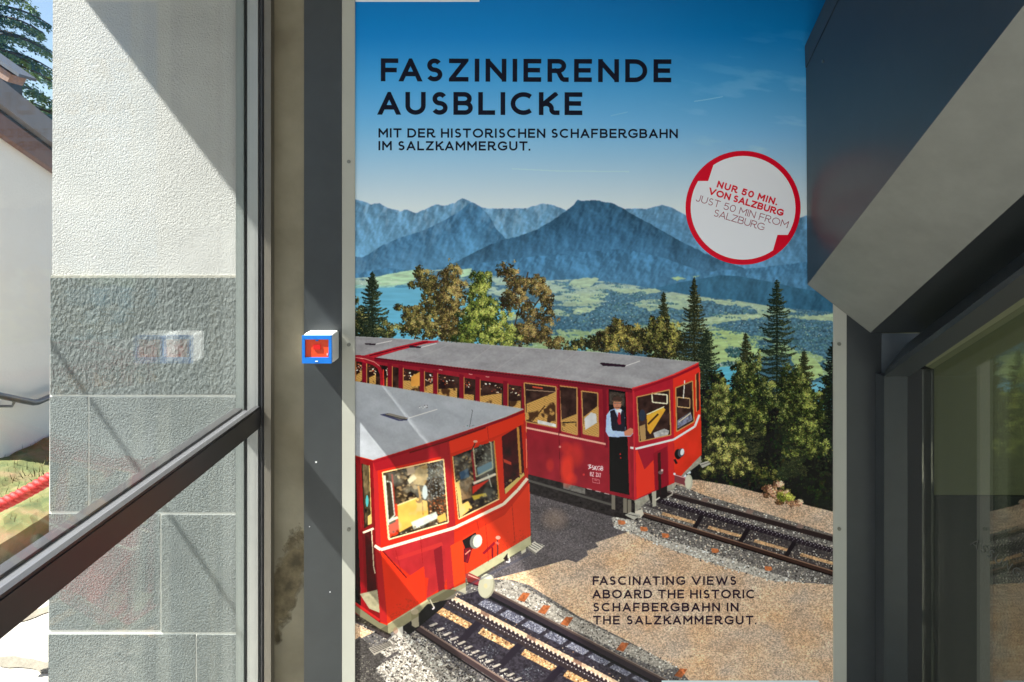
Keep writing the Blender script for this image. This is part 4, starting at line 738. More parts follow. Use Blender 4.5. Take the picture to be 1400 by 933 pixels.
# inner end of the facade and the wall that carries the poster
M_peel = bpy.data.materials.new("peeling_plaster"); M_peel.use_nodes = True
def peeling(m):
    t = m.node_tree; b = t.nodes["Principled BSDF"]; L = t.links.new; tc = t.nodes.new("ShaderNodeTexCoord")
    n = t.nodes.new("ShaderNodeTexNoise"); n.inputs["Scale"].default_value = 26; n.inputs["Detail"].default_value = 7; n.inputs["Roughness"].default_value = .6; L(tc.outputs["Object"], n.inputs["Vector"])
    s = t.nodes.new("ShaderNodeTexNoise"); s.inputs["Scale"].default_value = 9; s.inputs["Detail"].default_value = 5; L(tc.outputs["Object"], s.inputs["Vector"])
    sep = t.nodes.new("ShaderNodeSeparateXYZ"); L(tc.outputs["Object"], sep.inputs[0])
    def node(op, a, bb, c=None):
        k = t.nodes.new("ShaderNodeMath"); k.operation = op
        for i, v in enumerate((a, bb, c)):
            if v is None: continue
            if isinstance(v, (int, float)): k.inputs[i].default_value = v
            else: L(v, k.inputs[i])
        return k.outputs[0]
    # slanting patch where the coat has come off
    a, c = P(398, 760), P(385, 870)
    u = node('SUBTRACT', sep.outputs[0], node('MULTIPLY_ADD', node('SUBTRACT', sep.outputs[2], .70), .30, -.560))
    d1 = node('MULTIPLY', node('ABSOLUTE', u, 0), 22.0)
    d2 = node('MULTIPLY', node('ABSOLUTE', node('SUBTRACT', sep.outputs[2], .70), 0), 6.2)
    d = node('ADD', node('ADD', node('POWER', d1, 2), node('POWER', d2, 2)), node('MULTIPLY_ADD', n.outputs[0], 2.6, -1.3))
    mk = t.nodes.new("ShaderNodeMapRange"); mk.inputs["From Min"].default_value = .55; mk.inputs["From Max"].default_value = .95; mk.inputs["To Min"].default_value = 1; mk.inputs["To Max"].default_value = 0; L(d, mk.inputs[0])
    cr = t.nodes.new("ShaderNodeValToRGB"); L(s.outputs[0], cr.inputs[0])
    cr.color_ramp.elements[0].position = .3; cr.color_ramp.elements[0].color = rgb(116, 108, 90); cr.color_ramp.elements[1].position = .7; cr.color_ramp.elements[1].color = rgb(140, 132, 112)
    c2 = t.nodes.new("ShaderNodeValToRGB"); L(n.outputs[0], c2.inputs[0])
    c2.color_ramp.elements[0].position = .35; c2.color_ramp.elements[0].color = rgb(74, 66, 50); c2.color_ramp.elements[1].position = .65; c2.color_ramp.elements[1].color = rgb(118, 106, 82)
    mx = t.nodes.new("ShaderNodeMix"); mx.data_type = 'RGBA'; L(mk.outputs[0], mx.inputs["Factor"]); L(cr.outputs[0], mx.inputs["A"]); L(c2.outputs[0], mx.inputs["B"]); L(mx.outputs["Result"], b.inputs["Base Color"])
    h = node('ADD', node('MULTIPLY', n.outputs[0], .5), node('MULTIPLY', mk.outputs[0], -1.0))
    bu = t.nodes.new("ShaderNodeBump"); bu.inputs["Distance"].default_value = .004; L(h, bu.inputs["Height"]); L(bu.outputs[0], b.inputs["Normal"]); b.inputs["Roughness"].default_value = .95; b.inputs["Specular IOR Level"].default_value = .2
peeling(M_peel)
X0_ = P(1230, 0).x
pw_ = boxm((tuple(P(332, 1150)+Vector((0, .0, 0)))[:1]+(D, 0), (X0_, D+.30, 3.3)))
tag(obj("plaster_wall", pw_, M_peel), "old wall with brownish plaster peeling low down beside the left dark post", "wall")

# ---------------------------------------------------------------- dark sheet-metal posts either side of the poster
def post(px0, px1, label):
    t = thing("metal_post", label, "post", (P((px0+px1)/2, 500).x, D, 0.02), "dark posts beside the poster")
    a, b = P(px0, 500).x, P(px1, 500).x
    obj("post_cover", boxm(((a, D-.005, .02), (b, D-.0005, 3.3))), M_post, t, bevel=.001)
    return t
pl = post(416.5, 467.6, "dark grey sheet metal post with sun bands, behind the blue and white box")
for px, py, r in ((433, 631, 1.3), (452, 808, .9), (424, 719, .7)):
    bm = bmesh.new(); disc_y(bm, P(px, py), r*.0018, D-.0056, D-.0049, 7); obj("paint_speck", bm, M_white, pl)
settle(pl)
pr = post(1156.4, 1203.5, "dark grey post under the roller box, right of the poster frame"); settle(pr)

# ---------------------------------------------------------------- poster
EYEZ = EYE
po = thing("framed_poster", "large framed poster of red mountain railway cars with German headline", "poster", (P(812, 500).x, D, P(812, 966).z))
KSHADE = .60
def poster_material():
    pr = paint(); a = np.clip(pr.c, 0, 255)/255.0
    k = a.copy(); a[1:-1, 1:-1] = (k[1:-1, 1:-1]*3+k[:-2, 1:-1]+k[2:, 1:-1]+k[1:-1, :-2]+k[1:-1, 2:])/7
    l = np.where(a <= .04045, a/12.92, ((a+.055)/1.055)**2.4)
    l = np.clip((l-.006)/KSHADE, .003, .86)
    s = np.where(l <= .0031308, l*12.92, 1.055*l**(1/2.4)-.055)
    h, w = s.shape[:2]; px = np.ones((h, w, 4), np.float32); px[..., :3] = s[::-1]
    im = bpy.data.images.new("poster_print", w, h, alpha=False, float_buffer=False); im.pixels.foreach_set(px.ravel()); im.update(); im.pack()
    m = bpy.data.materials.new("printed_sheet"); m.use_nodes = True; t = m.node_tree; b = t.nodes["Principled BSDF"]
    ti = t.nodes.new("ShaderNodeTexImage"); ti.image = im; ti.extension = 'EXTEND'; uv = t.nodes.new("ShaderNodeTexCoord")
    t.links.new(uv.outputs["UV"], ti.inputs[0]); t.links.new(ti.outputs[0], b.inputs["Base Color"])
    b.inputs["Roughness"].default_value = .25; b.inputs["Specular IOR Level"].default_value = .13
    n = t.nodes.new("ShaderNodeTexNoise"); n.inputs["Scale"].default_value = 5; u = t.nodes.new("ShaderNodeBump"); u.inputs["Distance"].default_value = .0012
    t.links.new(uv.outputs["Object"], n.inputs["Vector"]); t.links.new(n.outputs[0], u.inputs["Height"]); t.links.new(u.outputs[0], b.inputs["Normal"])
    return m
M_print = poster_material()
YP = D-.0012
bm = bmesh.new(); a, b = P(PX0, PY1), P(PX1, PY0)
box(bm, (a.x, YP, a.z), (b.x, D-.0002, b.z)); uvl = bm.loops.layers.uv.new("UVMap")
for f in bm.faces:
    for l in f.loops: l[uvl].uv = ((l.vert.co.x-a.x)/(b.x-a.x), (l.vert.co.z-a.z)/(b.z-a.z))
obj("printed_sheet", bm, M_print, po)

def ink(name, c): return mat(name, c, .4, 0, .15)
M_ink = ink("navy_ink", rgb(6, 8, 30)); M_ink2 = ink("plum_ink", rgb(40, 16, 36)); M_redink = ink("red_ink", rgb(222, 4, 40)); M_thin = ink("dark_red_ink", rgb(150, 40, 62)); M_paper = ink("white_print", rgb(238, 238, 242))
def ribbon(bm, pts, w, y, closed=False, to=None, lim=None, place=None):
    """a flat stroke with mitred corners in the plane of the poster; `to` maps the stroke's own plane to picture positions, `lim` trims it"""
    v = [Vector((p[0], p[1])) for p in pts]; n = len(v); Lp, Rp = [], []
    for k in range(n):
        a = v[k]-v[k-1] if (k > 0 or closed) else v[1]-v[0]; b = v[(k+1) % n]-v[k] if (k < n-1 or closed) else v[-1]-v[-2]
        a.normalize(); b.normalize(); na = Vector((-a.y, a.x)); nb = Vector((-b.y, b.x)); m = na+nb
        m = na if m.length < 1e-4 else m.normalized(); s = w/2/max(m.dot(na), .36)
        Lp.append(v[k]+m*s); Rp.append(v[k]-m*s)
    to = to or (lambda q: q)
    for k in range(n if closed else n-1):
        j = (k+1) % n; q = [Lp[k], Lp[j], Rp[j], Rp[k]]
        for ax, lo, hi in (lim or ()):                       # trim to the cap line, base line and sides
            for s_, c_ in ((1, hi), (-1, -lo)):
                o = []
                for u, v_ in zip(q, q[1:]+q[:1]):
                    du, dv = c_-s_*u[ax], c_-s_*v_[ax]
                    if du >= 0: o.append(u)
                    if du*dv < 0: o.append(u+(v_-u)*(du/(du-dv)))
                q = o
        if len(q) > 2: bm.faces.new([bm.verts.new(place(*to(p)) if place else P(*to(p))+Vector((0, y-D, 0))) for p in q])
KERN = {'FA': -.26, 'AT': -.13, 'TA': -.13, 'AV': -.16, 'VI': 0, 'AS': -.10, 'KA': -.10, 'LZ': -.02, 'AU': 0, 'UT': 0, 'T.': -.12, 'RT': -.04, 'AF': 0, 'FB': 0, 'ST': -.03, 'AB': 0, 'RG': -.04}
def letters(bm, text, x0, y0, x1, y1, cap, wt, y, place=None):
    """set text from baseline start (x0, y0) to baseline end (x1, y1), cap height and stroke weight in picture units"""
    t = wt; h = cap-t; wd = 1.16
    def adv(track): return sum((GLYPH[c][0]*h*wd+t+track) if c != ' ' else h*.30+track for c in text)-track
    L = math.hypot(x1-x0, y1-y0); track = (L-adv(0)-sum(KERN.get(text[k:k+2], 0)*h for k in range(len(text))))/max(len(text)-1, 1)
    dx, dy = (x1-x0)/L, (y1-y0)/L; pen = 0
    for n_, c in enumerate(text):
        if c == ' ': pen += h*.30+track; continue
        gw, st = GLYPH[c]
        for i, s in enumerate(st):
            q = [(t/2+px*h*wd, t/2+py*h) for px, py in s]
            q = q[:1]+[v for u, v in zip(q[:-1], q[1:]) if math.hypot(u[0]-v[0], u[1]-v[1]) > 1e-6]
            closed = math.hypot(q[0][0]-q[-1][0], q[0][1]-q[-1][1]) < 1e-6
            if closed: q = q[:-1]
            elif c not in 'CS':
                for e, f in ((0, 1), (-1, -2)):
                    d = math.hypot(q[e][0]-q[f][0], q[e][1]-q[f][1]); k = t*(1.2 if (c in 'AVWZ' and not (c == 'A' and i)) or (c in 'MN' and i == 2) else 0 if (c == 'A' and i) else .5)/d
                    q[e] = (q[e][0]+(q[e][0]-q[f][0])*k, q[e][1]+(q[e][1]-q[f][1])*k)
            over = t*.4 if c in 'AVWKR' else 0
            ribbon(bm, [(a_+over, b_) for a_, b_ in q], t, y-.00005*i, closed, lambda p, o=over: (x0+(pen+p.x-o)*dx+p.y*dy, y0+(pen+p.x-o)*dy-p.y*dx), ((1, 0, cap), (0, -over, gw*h*wd+t+3*over)) if c != 'Z' else ((1, 0, cap), (0, 0, gw*h*wd+t)), place)
        pen += gw*h*wd+t+track+KERN.get(text[n_:n_+2], 0)*h
YI = YP-.0003
bm = bmesh.new()
letters(bm, "FASZINIERENDE", 520.8, 111.6, 917.6, 113.0, 31.4, 6.3, YI); letters(bm, "AUSBLICKE", 517.5, 157.2, 796, 157.8, 31.2, 6.3, YI)
obj("headline_lettering", bm, M_ink, po)
bm = bmesh.new()
letters(bm, "MIT DER HISTORISCHEN SCHAFBERGBAHN", 517.6, 188.4, 926.5, 189.3, 12.6, 2.4, YI); letters(bm, "IM SALZKAMMERGUT.", 517.6, 205.8, 725, 206.3, 12.6, 2.4, YI)
obj("subtitle_lettering", bm, M_ink, po)
bm = bmesh.new()
for s, xa, xb, yb in (("FASCINATING VIEWS", 810.2, 1006.5, 799.7), ("ABOARD THE HISTORIC", 810, 1031.8, 818), ("SCHAFBERGBAHN IN", 810.4, 1009.5, 835.9), ("THE SALZKAMMERGUT.", 810.8, 1034, 853.6)):
    letters(bm, s, xa, yb, xb, yb, 12.0, 2.3, YI)
obj("caption_lettering", bm, M_ink2, po)
# round badge
BC = (1015.6, 284.4); RO, RI = 78.6, 71.6
def flat(bm, pts, y): bm.faces.new([bm.verts.new(P(*p)+Vector((0, y-D, 0))) for p in pts])
circ = lambda r, a0=0, a1=360, n=72: [(BC[0]+r*math.cos(R(a0+(a1-a0)*k/n)), BC[1]+r*.99*math.sin(R(a0+(a1-a0)*k/n))) for k in range(n if a1-a0 == 360 else n+1)]
bm = bmesh.new(); flat(bm, circ(RI+2), YI+.00012); bd = obj("round_badge", bm, M_paper, po)
bm = bmesh.new(); ribbon(bm, circ((RO+RI)/2), RO-RI, YI, True); obj("badge_ring", bm, M_redink, bd)
bm = bmesh.new(); flat(bm, [(975.4, 225.2), (967.9, 247.8), (952.6, 247.8)]+circ(RI+1.5, 211, 235, 10), YI-.00005); obj("badge_flag", bm, M_redink, bd)
bm = bmesh.new(); flat(bm, [(1056, 344.4), (1062.6, 321.4), (1077.8, 321.4)]+circ(RI+1.5, 31, 55, 10), YI-.00005); obj("badge_flag", bm, M_redink, bd)
bm = bmesh.new()
letters(bm, "NUR 50 MIN.", 979.2, 256.2, 1061.6, 281.2, 9.4, 2.15, YI); letters(bm, "VON SALZBURG", 967.6, 265.6, 1069.6, 296.2, 9.4, 2.15, YI)
obj("badge_bold_lettering", bm, M_redink, bd)
bm = bmesh.new()
letters(bm, "JUST 50 MIN FROM", 950.4, 275.0, 1075.8, 312.2, 9.6, .95, YI); letters(bm, "SALZBURG", 974.8, 295.4, 1043.6, 315.6, 9.6, .95, YI)
obj("badge_thin_lettering", bm, M_thin, bd)
bm = bmesh.new(); slab(bm, 486, -40, 655.5, 3.0, YI, YI+.0004); obj("header_label", bm, ink("pale_print", rgb(222, 226, 230)), po)
bm = bmesh.new(); slab(bm, 904.5, 930.2, 1119, 964, YI, YI+.0004); obj("footer_label", bm, ink("pale_blue_print", rgb(206, 222, 226)), po)
# aluminium frame strips with screws
for x0, x1, sx, ys in ((468.2, 485.8, 477.6, (-28, 221.5, 471, 723)), (1138.4, 1156.2, 1146, (-28, 219, 470, 722))):
    bm = bmesh.new(); slab(bm, x0, -60, x1, 985, D-.0047, D-.0006); s = obj("frame_strip", bm, M_strip, po, bevel=.0006)
    for y in ys:
        bm = bmesh.new(); disc_y(bm, P(sx, y), .0046, D-.0064, D-.0046, 16); obj("screw", bm, M_screw, s, bevel=.0008)
        
settle(po)

# ---------------------------------------------------------------- emergency box on the left post
bx = thing("emergency_box", "small white call box with blue front frame and orange-red plate on the left post", "call box", (P(443, 476).x, D-.005, P(443, 476).z))
yb, yf = D-.0055, D-.066
def rrect(x0, z0, x1, z1, y, r, n=5):
    out = []
    for cx, cz, a in ((x1-r, z1-r, 0), (x0+r, z1-r, 90), (x0+r, z0+r, 180), (x1-r, z0+r, 270)):
        out += [Vector((cx+r*math.cos(R(a+90*k/n)), y, cz+r*math.sin(R(a+90*k/n)))) for k in range(n+1)]
    return out
f0, f1 = P(412.8, 497.2, yf), P(453.2, 459.2, yf)       # outer outline of the blue front
bk0 = Vector((f0.x-.001, 0, f0.z-.002)); bk1 = Vector((f1.x+.002, 0, f1.z+.003))
bm = bmesh.new()
rings = [rrect(bk0.x, bk0.z, bk1.x, bk1.z, y, .006) for y in (yb, D-.040)]+[rrect(f0.x-.0008, f0.z-.0012, f1.x+.0008, f1.z+.0012, y, .007) for y in (D-.055, yf+.006)]
vs = [[bm.verts.new(p) for p in r_] for r_ in rings]
for a_, b_ in zip(vs[:-1], vs[1:]):
    for k in range(len(a_)): bm.faces.new((a_[k], a_[(k+1) % len(a_)], b_[(k+1) % len(b_)], b_[k]))
bm.faces.new(vs[0]); bm.faces.new(vs[-1]); obj("housing", bm, M_white, bx, smooth=False)
w = f1.x-f0.x; hh = f1.z-f0.z
ix0, ix1, iz0, iz1 = f0.x+w*.095, f1.x-w*.10, f0.z+hh*.21, f1.z-hh*.135
bm = bmesh.new()
for q in (((f0.x, yf, iz1), (f1.x, yf+.0058, f1.z)), ((f0.x, yf, f0.z), (f1.x, yf+.0058, iz0)), ((f0.x, yf+.0002, iz0-.0003), (ix0, yf+.0058, iz1+.0003)), ((ix1, yf+.0002, iz0-.0003), (f1.x, yf+.0058, iz1+.0003))): box(bm, *q)
fr = obj("front_frame", bm, M_blue, bx, bevel=.0012)
bm = boxm(((ix0+.0002, yf+.0044, iz0+.0002), (ix1-.0002, yf+.0056, iz1-.0002))); obj("break_plate", bm, M_orange, bx)
c = Vector(((ix0+ix1)/2, 0, (iz0+iz1)/2+.003)); bm = boxm(((c.x-w*.12, yf+.002, c.z-hh*.085), (c.x+w*.12, yf+.0043, c.z+hh*.085))); obj("push_button", bm, M_red, bx, bevel=.0008)
for zz in (iz1-.0030, f0.z+.0052):
    bm = boxm(((c.x-.0032, yf+.0012 if zz > c.z else yf-.0006, zz-.0012), (c.x+.0032, yf+.0043 if zz > c.z else yf+.0001, zz+.0012))); obj("clip", bm, M_white if zz < c.z else M_blue, fr, bevel=.0003)
bm = boxm(((ix1-.0048, yf+.0036, iz0+.0045), (ix1-.0036, yf+.0042, iz0+.0095))); obj("plate_clip", bm, M_white, bx)
settle(bx)

# ---------------------------------------------------------------- glazed side screen on the left (square to the poster wall)
sc = thing("glazed_screen", "double glazed side screen with dark aluminium stile and crossbar on the left", "glazed screen", (P(350, 500).x, D-.02, .02))
X = lambda px: P(px, 0).x
ZT = 3.2; zt1, zt0 = P(0, 555.5).z, P(0, 580.5).z
ya = .32
# stile against the wall: stepped profile
obj("stile", boxm(((X(366), D-.024, .02), (X(375), D-.0003, ZT))), mat("dark_bronze_stile", rgb(104, 98, 88), .4, .15, .5, vary=(7, .06)), sc, bevel=.0012)
obj("stile_gasket", boxm(((X(357.5), D-.020, .02), (X(365.8), D-.0003, ZT))), M_black, sc)
obj("stile_bead", boxm(((X(362), D-.0235, .02), (X(363.2), D-.0201, ZT))), M_bar, sc)
obj("stile_inner_bead", boxm(((X(343), D-.023, .02), (X(357.3), D-.0003, ZT))), M_bar_light, sc, bevel=.001)
obj("stile_outer_bead", boxm(((X(327), D-.021, .02), (X(337.6), D-.0003, ZT))), mat("grey_outer_profile", rgb(120, 126, 122), .45, .2, .5, vary=(7, .06)), sc, bevel=.001)
obj("glazing_groove", boxm(((X(337.8), D-.014, .02), (X(342.8), D-.0003, ZT))), M_black, sc)
# crossbar
obj("crossbar", boxm(((X(349.5), ya, zt0), (X(361), D-.0245, zt1))), M_bar, sc, bevel=.0016)
obj("crossbar_ledge", boxm(((X(337), ya, zt0+.004), (X(349.2), D-.0245, zt1-.004))), M_ledge, sc, bevel=.001)
obj("crossbar_outer_face", boxm(((X(325.5), ya, zt0+.001), (X(336.7), D-.0245, zt1+.001))), M_bar, sc, bevel=.001)
obj("crossbar_bead", boxm(((X(353.3), ya, zt1+.0002), (X(360), D-.0245, zt1+.006))), M_bar, sc, bevel=.001)
obj("bottom_rail", boxm(((X(327), ya, .02), (X(361), D-.0245, .12))), M_bar, sc, bevel=.002)
obj("top_rail", boxm(((X(327), ya, ZT-.09), (X(361), D-.0245, ZT))), M_bar, sc, bevel=.002)
obj("end_stile", boxm(((X(327), ya-.07, .02), (X(361), ya-.0005, ZT))), M_bar, sc, bevel=.002)
for px in (333, 351):
    for z0, z1 in ((.121, zt0+.0035 if px < 0 else zt0-.0005), (zt1+.0065, ZT-.0905)):
        obj("glass_pane", boxm(((X(px)-.0015, ya+.0005, z0), (X(px)+.0015, D-.0248, z1))), M_glass, sc)
settle(sc)

# ---------------------------------------------------------------- right: sloping roller box over a coated window
DV = Vector((-.0375, -1.0, .6005))                       # the way its edges run towards the viewer
L_ = 1.15
rb = thing("shutter_case", "dark grey sloping metal box with a paler slanted underside, right of the poster", "casing", (P(1190, 455).x, D-.006, P(1190, 455).z))
y0 = D-.0068
def prof(*q): return [P(px, py, y0) for px, py in q]
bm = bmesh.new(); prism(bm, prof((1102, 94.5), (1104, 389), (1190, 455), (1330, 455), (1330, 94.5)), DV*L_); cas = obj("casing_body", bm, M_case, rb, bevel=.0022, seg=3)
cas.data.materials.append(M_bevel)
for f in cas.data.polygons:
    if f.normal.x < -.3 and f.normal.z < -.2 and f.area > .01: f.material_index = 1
bm = bmesh.new(); prism(bm, prof((1100.3, 63.5), (1101.2, 93.2), (1330, 93.2), (1330, 63.5)), DV*L_); obj("casing_lid", bm, M_case, rb, bevel=.0015)
bm = bmesh.new(); c = P(1128, 50, D*.87); tube(bm, [c+Vector((.012, 0, 0)), c+Vector((-.004, 0, 0))], .0042, 12)
sx_ = P(1102, 130, y0)+DV*.10; bm.free(); bm = bmesh.new(); tube(bm, [sx_+Vector((.01, 0, 0)), sx_+Vector((-.0018, 0, 0))], .0042, 12); obj("screw", bm, M_screw, rb)
settle(rb)
wi = thing("coated_window", "dark tinted window under the sloping casing, mirroring the poster, with dark frame", "window", (P(1240, 600).x, D-.03, .02))
XG = X(1244)
obj("wall_jamb", boxm(((X(1203.8), D-.0028, .02), (X(1211), D-.0004, P(0, 456).z))), M_black, wi)
obj("jamb_plate", boxm(((X(1204), D-.006, P(0, 512).z), (X(1262), D-.003, P(0, 455.6).z))), mat("slate_plate", rgb(84, 90, 94), .4, 0, .5, vary=(20, .2)), wi)
fy0, fy1 = D-.046, D-.0062
obj("frame_stile", boxm(((P(1209, 0, fy0).x, fy0, .02), (P(1241, 0, fy0).x, fy1, P(0, 515, fy0).z))), M_case, wi, bevel=.0016)
obj("frame_seal", boxm(((P(1241.4, 0, fy0).x, fy0-.0003, .02), (X(1245)+.030, fy1-.001, P(0, 505, fy0).z))), M_black, wi)
bm = bmesh.new(); a = [P(1209.5, 514, fy0), P(1209.5, 490, fy0), P(1262, 478, fy0), P(1262, 498, fy0), P(1241, 512.6, fy0)]
prism(bm, [P(1209.5, 514.4, fy0), P(1211, 506, fy0), P(1240, 470, fy0), P(1275, 470, fy0), P(1262, 499, fy0), P(1243, 515, fy0)], DV*1.1); obj("frame_rail", bm, M_case, wi, bevel=.0014)
bm = bmesh.new(); gx0, gx1 = X(1245), X(1245)+.004
za = P(0, 506, fy0).z
yn = .42
prism(bm, [(gx0, fy0-.001, .04), (gx0, fy0-.001, za), (gx0-.0002, yn, za+(fy0-yn)*.6005), (gx0, yn, .04)], (.004, 0, 0)); obj("glass_pane", bm, M_glass_dark, wi)
bm = bmesh.new(); prism(bm, [(gx0+.022, fy0-.001, .04), (gx0+.022, fy0-.001, za), (gx0+.022, yn, za+(fy0-yn)*.6005), (gx0+.022, yn, .04)], (.004, 0, 0)); obj("glass_pane", bm, M_glass_dark, wi)
def on_glass(px, py):
    x_ = gx0-.0012; y_ = x_*F/(px-700); return Vector((x_, y_, EYE-(py-HY)/F*y_))
bm = bmesh.new(); letters(bm, "ASSUNGS", 1326, 745, 1402, 797, 11.5, 1.3, D, on_glass); obj("glass_lettering", bm, mat("pale_film", rgb(62, 65, 60), .6), wi)
settle(wi)
# the room behind that window
M_olive = mat("olive_wall_paint", rgb(140, 138, 102), .8, vary=(4, .06)); M_dado = mat("black_green_terrazzo", rgb(18, 24, 20), .6, bump=(300, .0004, 3), vary=(180, .5))
ro = thing("inner_wall", "olive painted inner wall with black lower half, seen through the right window", "wall", (1.9, 2.2, 0))
yi = 2.25; zb = P(0, 677, yi).z
obj("upper_paint", boxm(((1.03, yi, zb), (3.6, yi+.1, 3.3))), M_olive, ro)
obj("dark_dado", boxm(((1.03, yi-.004, 0.001), (3.6, yi+.1, zb-.001))), M_dado, ro)
obj("side_return", boxm(((3.4, -.2, 0.02), (3.5, yi-.005, 3.3))), M_olive, ro); settle(ro)

# ---------------------------------------------------------------- roof over the entrance (its edge throws the slanting shade)
ca = thing("entrance_canopy", "flat canopy above the entrance, its edge shading the upper poster", "canopy", (0, D, 2.9))
XC = P(350, 307).x; zc0 = P(350, 307).z; kk = 1.05
ex, ez = XC-kk, zc0+kk*4.48/3.5
obj("canopy_slab", boxm(((ex, D-3.2, ez), (4.2, D+.3, ez+.16))), mat("painted_soffit", rgb(200, 196, 186), .8, vary=(3, .05)), ca)  # unseen slab, deepened past the camera to cut sky light on the poster
settle(ca)
# a cable slung from the canopy to the wall
cb = bmesh.new(); p0 = P(70, 465, D+.03); q0 = P(325, 835, D+.012); k0, k1 = .50, .42
a0 = p0-LD*1.9; a1 = q0-LD*1.75
tube(cb, [a0+(a1-a0)*t for t in (-.35, 0, .5, 1, 1.25)], .0055, 8)
tag(obj("cable", cb, M_black), "thin dark stay hanging in front of the stone wall, throwing a slanting line of shade", "cable")
# ---------------------------------------------------------------- the street beyond: house, low wall, handrail, rope, trees
HX = -3.12
def HP(px, py, x=HX):             # the point on the house side (plane x) at picture position
    y = x*F/(px-700); return Vector((x, y, EYE-(py-HY)/F*y))
ho = thing("pale_house", "pale house side with brown sloping roof edge across the lane", "house", (HX, 5.0, 0))
M_pale = mat("cream_house_render", rgb(246, 236, 224), .9, bump=(50, .002, 4), vary=(1.4, .05))
ynear = HP(-16, 300).y
a = HP(-16, 176); slope = (HP(71, 237).z-HP(0, 188).z)/(HP(71, 237).y-HP(0, 188).y)
zat = lambda y: HP(0, 188).z+(y-HP(0, 188).y)*slope
bm = bmesh.new(); prism(bm, [(HX, ynear, 0), (HX, 9, 0), (HX, 9, max(zat(9), .4)), (HX, ynear, zat(ynear))], (-3.5, 0, 0)); obj("house_wall", bm, M_pale, ho)
def strip(z0, z1, x0, x1): 
    bm = bmesh.new(); prism(bm, [(x0, ynear-.05, zat(ynear-.05)+z0), (x0, 9, zat(9)+z0), (x0, 9, zat(9)+z1), (x0, ynear-.05, zat(ynear-.05)+z1)], (x1-x0, 0, 0)); return bm
obj("barge_board", strip(-.005, .115, HX+.001, HX+.05), mat("red_brown_board", rgb(126, 92, 80), .7, bump=(30, .003, 4), vary=(12, .18)), ho)
obj("recessed_batten", strip(.116, .15, HX+.001, HX+.03), mat("dark_batten", rgb(70, 62, 58), .8), ho)  # dark brown batten set back between barge board and roof
rf = obj("roof", strip(.151, .30, HX-3.6, HX+.075), mat("weathered_brown_sheet", rgb(140, 128, 124), .6, bump=(20, .003, 3), vary=(5, .12)), ho); settle(ho)
# further roof with gutter behind
h2 = thing("rear_roof", "dark roof corner with gutter behind the pale house, left of the conifer", "roof", (-6, 8, 0))
def Q(px, py, y): return P(px, py, y)
bm = bmesh.new(); prism(bm, [Q(-60, 40, 8), Q(26, 101, 8), Q(25, 105, 8), Q(-60, 48, 8)], (0, .3, 0)); obj("gutter", bm, mat("grey_gutter", rgb(96, 98, 104), .5, .3), h2)
bm = bmesh.new(); prism(bm, [Q(-60, 49, 8.05), Q(16, 102, 8.05), Q(10, 112, 8.05), Q(-60, 75, 8.05)], (0, .25, 0)); obj("rafter_boards", bm, mat("old_rafters", rgb(150, 122, 106), .8, vary=(30, .35)), h2)
bm = bmesh.new(); prism(bm, [Q(-60, 76, 8.1), Q(14, 112, 8.1), Q(16, 240, 8.1), Q(-60, 240, 8.1)], (0, .2, 0)); obj("gable_boards", bm, mat("dark_boards", rgb(60, 62, 64), .8, vary=(10, .3)), h2); settle(h2)
# low mossy wall
lw = bmesh.new(); yA, yB = HP(-40, 700).y, 7.5
zl = lambda y: .135+(y-4.2)*.02
n = 26; random.seed(3); ga = []
from mathutils import noise as mn
X1 = -2.38; nx, ny = 16, 120; gv = []
for iy in range(ny+1):
    y = 2.75+iy*.052; row = []
    for ix in range(nx+3):
        if ix < 3: x = X1; z = (-.02, .05, .10)[ix]
        else: f_ = (ix-2)/nx; x = X1-.72*f_; z = .11+.05*f_+.015*math.sin(9*f_)
        d_ = mn.fractal(Vector((x*7, y*7, z*9)), 1, 2, 4)
        row.append(lw.verts.new((x+(d_*.022 if ix < 4 else 0), y, z+(d_*.022 if z > 0 else 0))))
    gv.append(row)
for ra, rb_ in zip(gv[:-1], gv[1:]):
    for k in range(nx+2): lw.faces.new((ra[k], ra[k+1], rb_[k+1], rb_[k]))
for v_ in range(1400):                                    # short tufts on top
    y = random.uniform(2.75, 6.5); f_ = random.random()**.7; x = X1-.05-.66*f_; z = .10+.05*f_
    a_ = random.uniform(0, 6.28); l_ = random.uniform(.02, .06)
    lw.faces.new([lw.verts.new(q_) for q_ in ((x, y, z), (x+.006*math.cos(a_), y+.006*math.sin(a_), z), (x+random.uniform(-.02, .02), y+random.uniform(-.02, .02), z+l_))])
M_moss = bpy.data.materials.new("mossy_stone"); M_moss.use_nodes = True
t = M_moss.node_tree; b_ = t.nodes["Principled BSDF"]; nn = t.nodes.new("ShaderNodeTexNoise"); nn.inputs["Scale"].default_value = 7; nn.inputs["Detail"].default_value = 8; cr = t.nodes.new("ShaderNodeValToRGB")
cr.color_ramp.elements[0].position = .3; cr.color_ramp.elements[0].color = rgb(62, 74, 38); cr.color_ramp.elements[1].position = .7; cr.color_ramp.elements[1].color = rgb(128, 104, 76)
e = cr.color_ramp.elements.new(.5); e.color = rgb(92, 94, 52); tc = t.nodes.new("ShaderNodeTexCoord")
t.links.new(tc.outputs["Object"], nn.inputs["Vector"]); t.links.new(nn.outputs[0], cr.inputs[0]); t.links.new(cr.outputs[0], b_.inputs["Base Color"]); b_.inputs["Roughness"].default_value = .95
tag(obj("low_wall", lw, M_moss), "low mossy brown stone verge at the foot of the pale house", "wall")
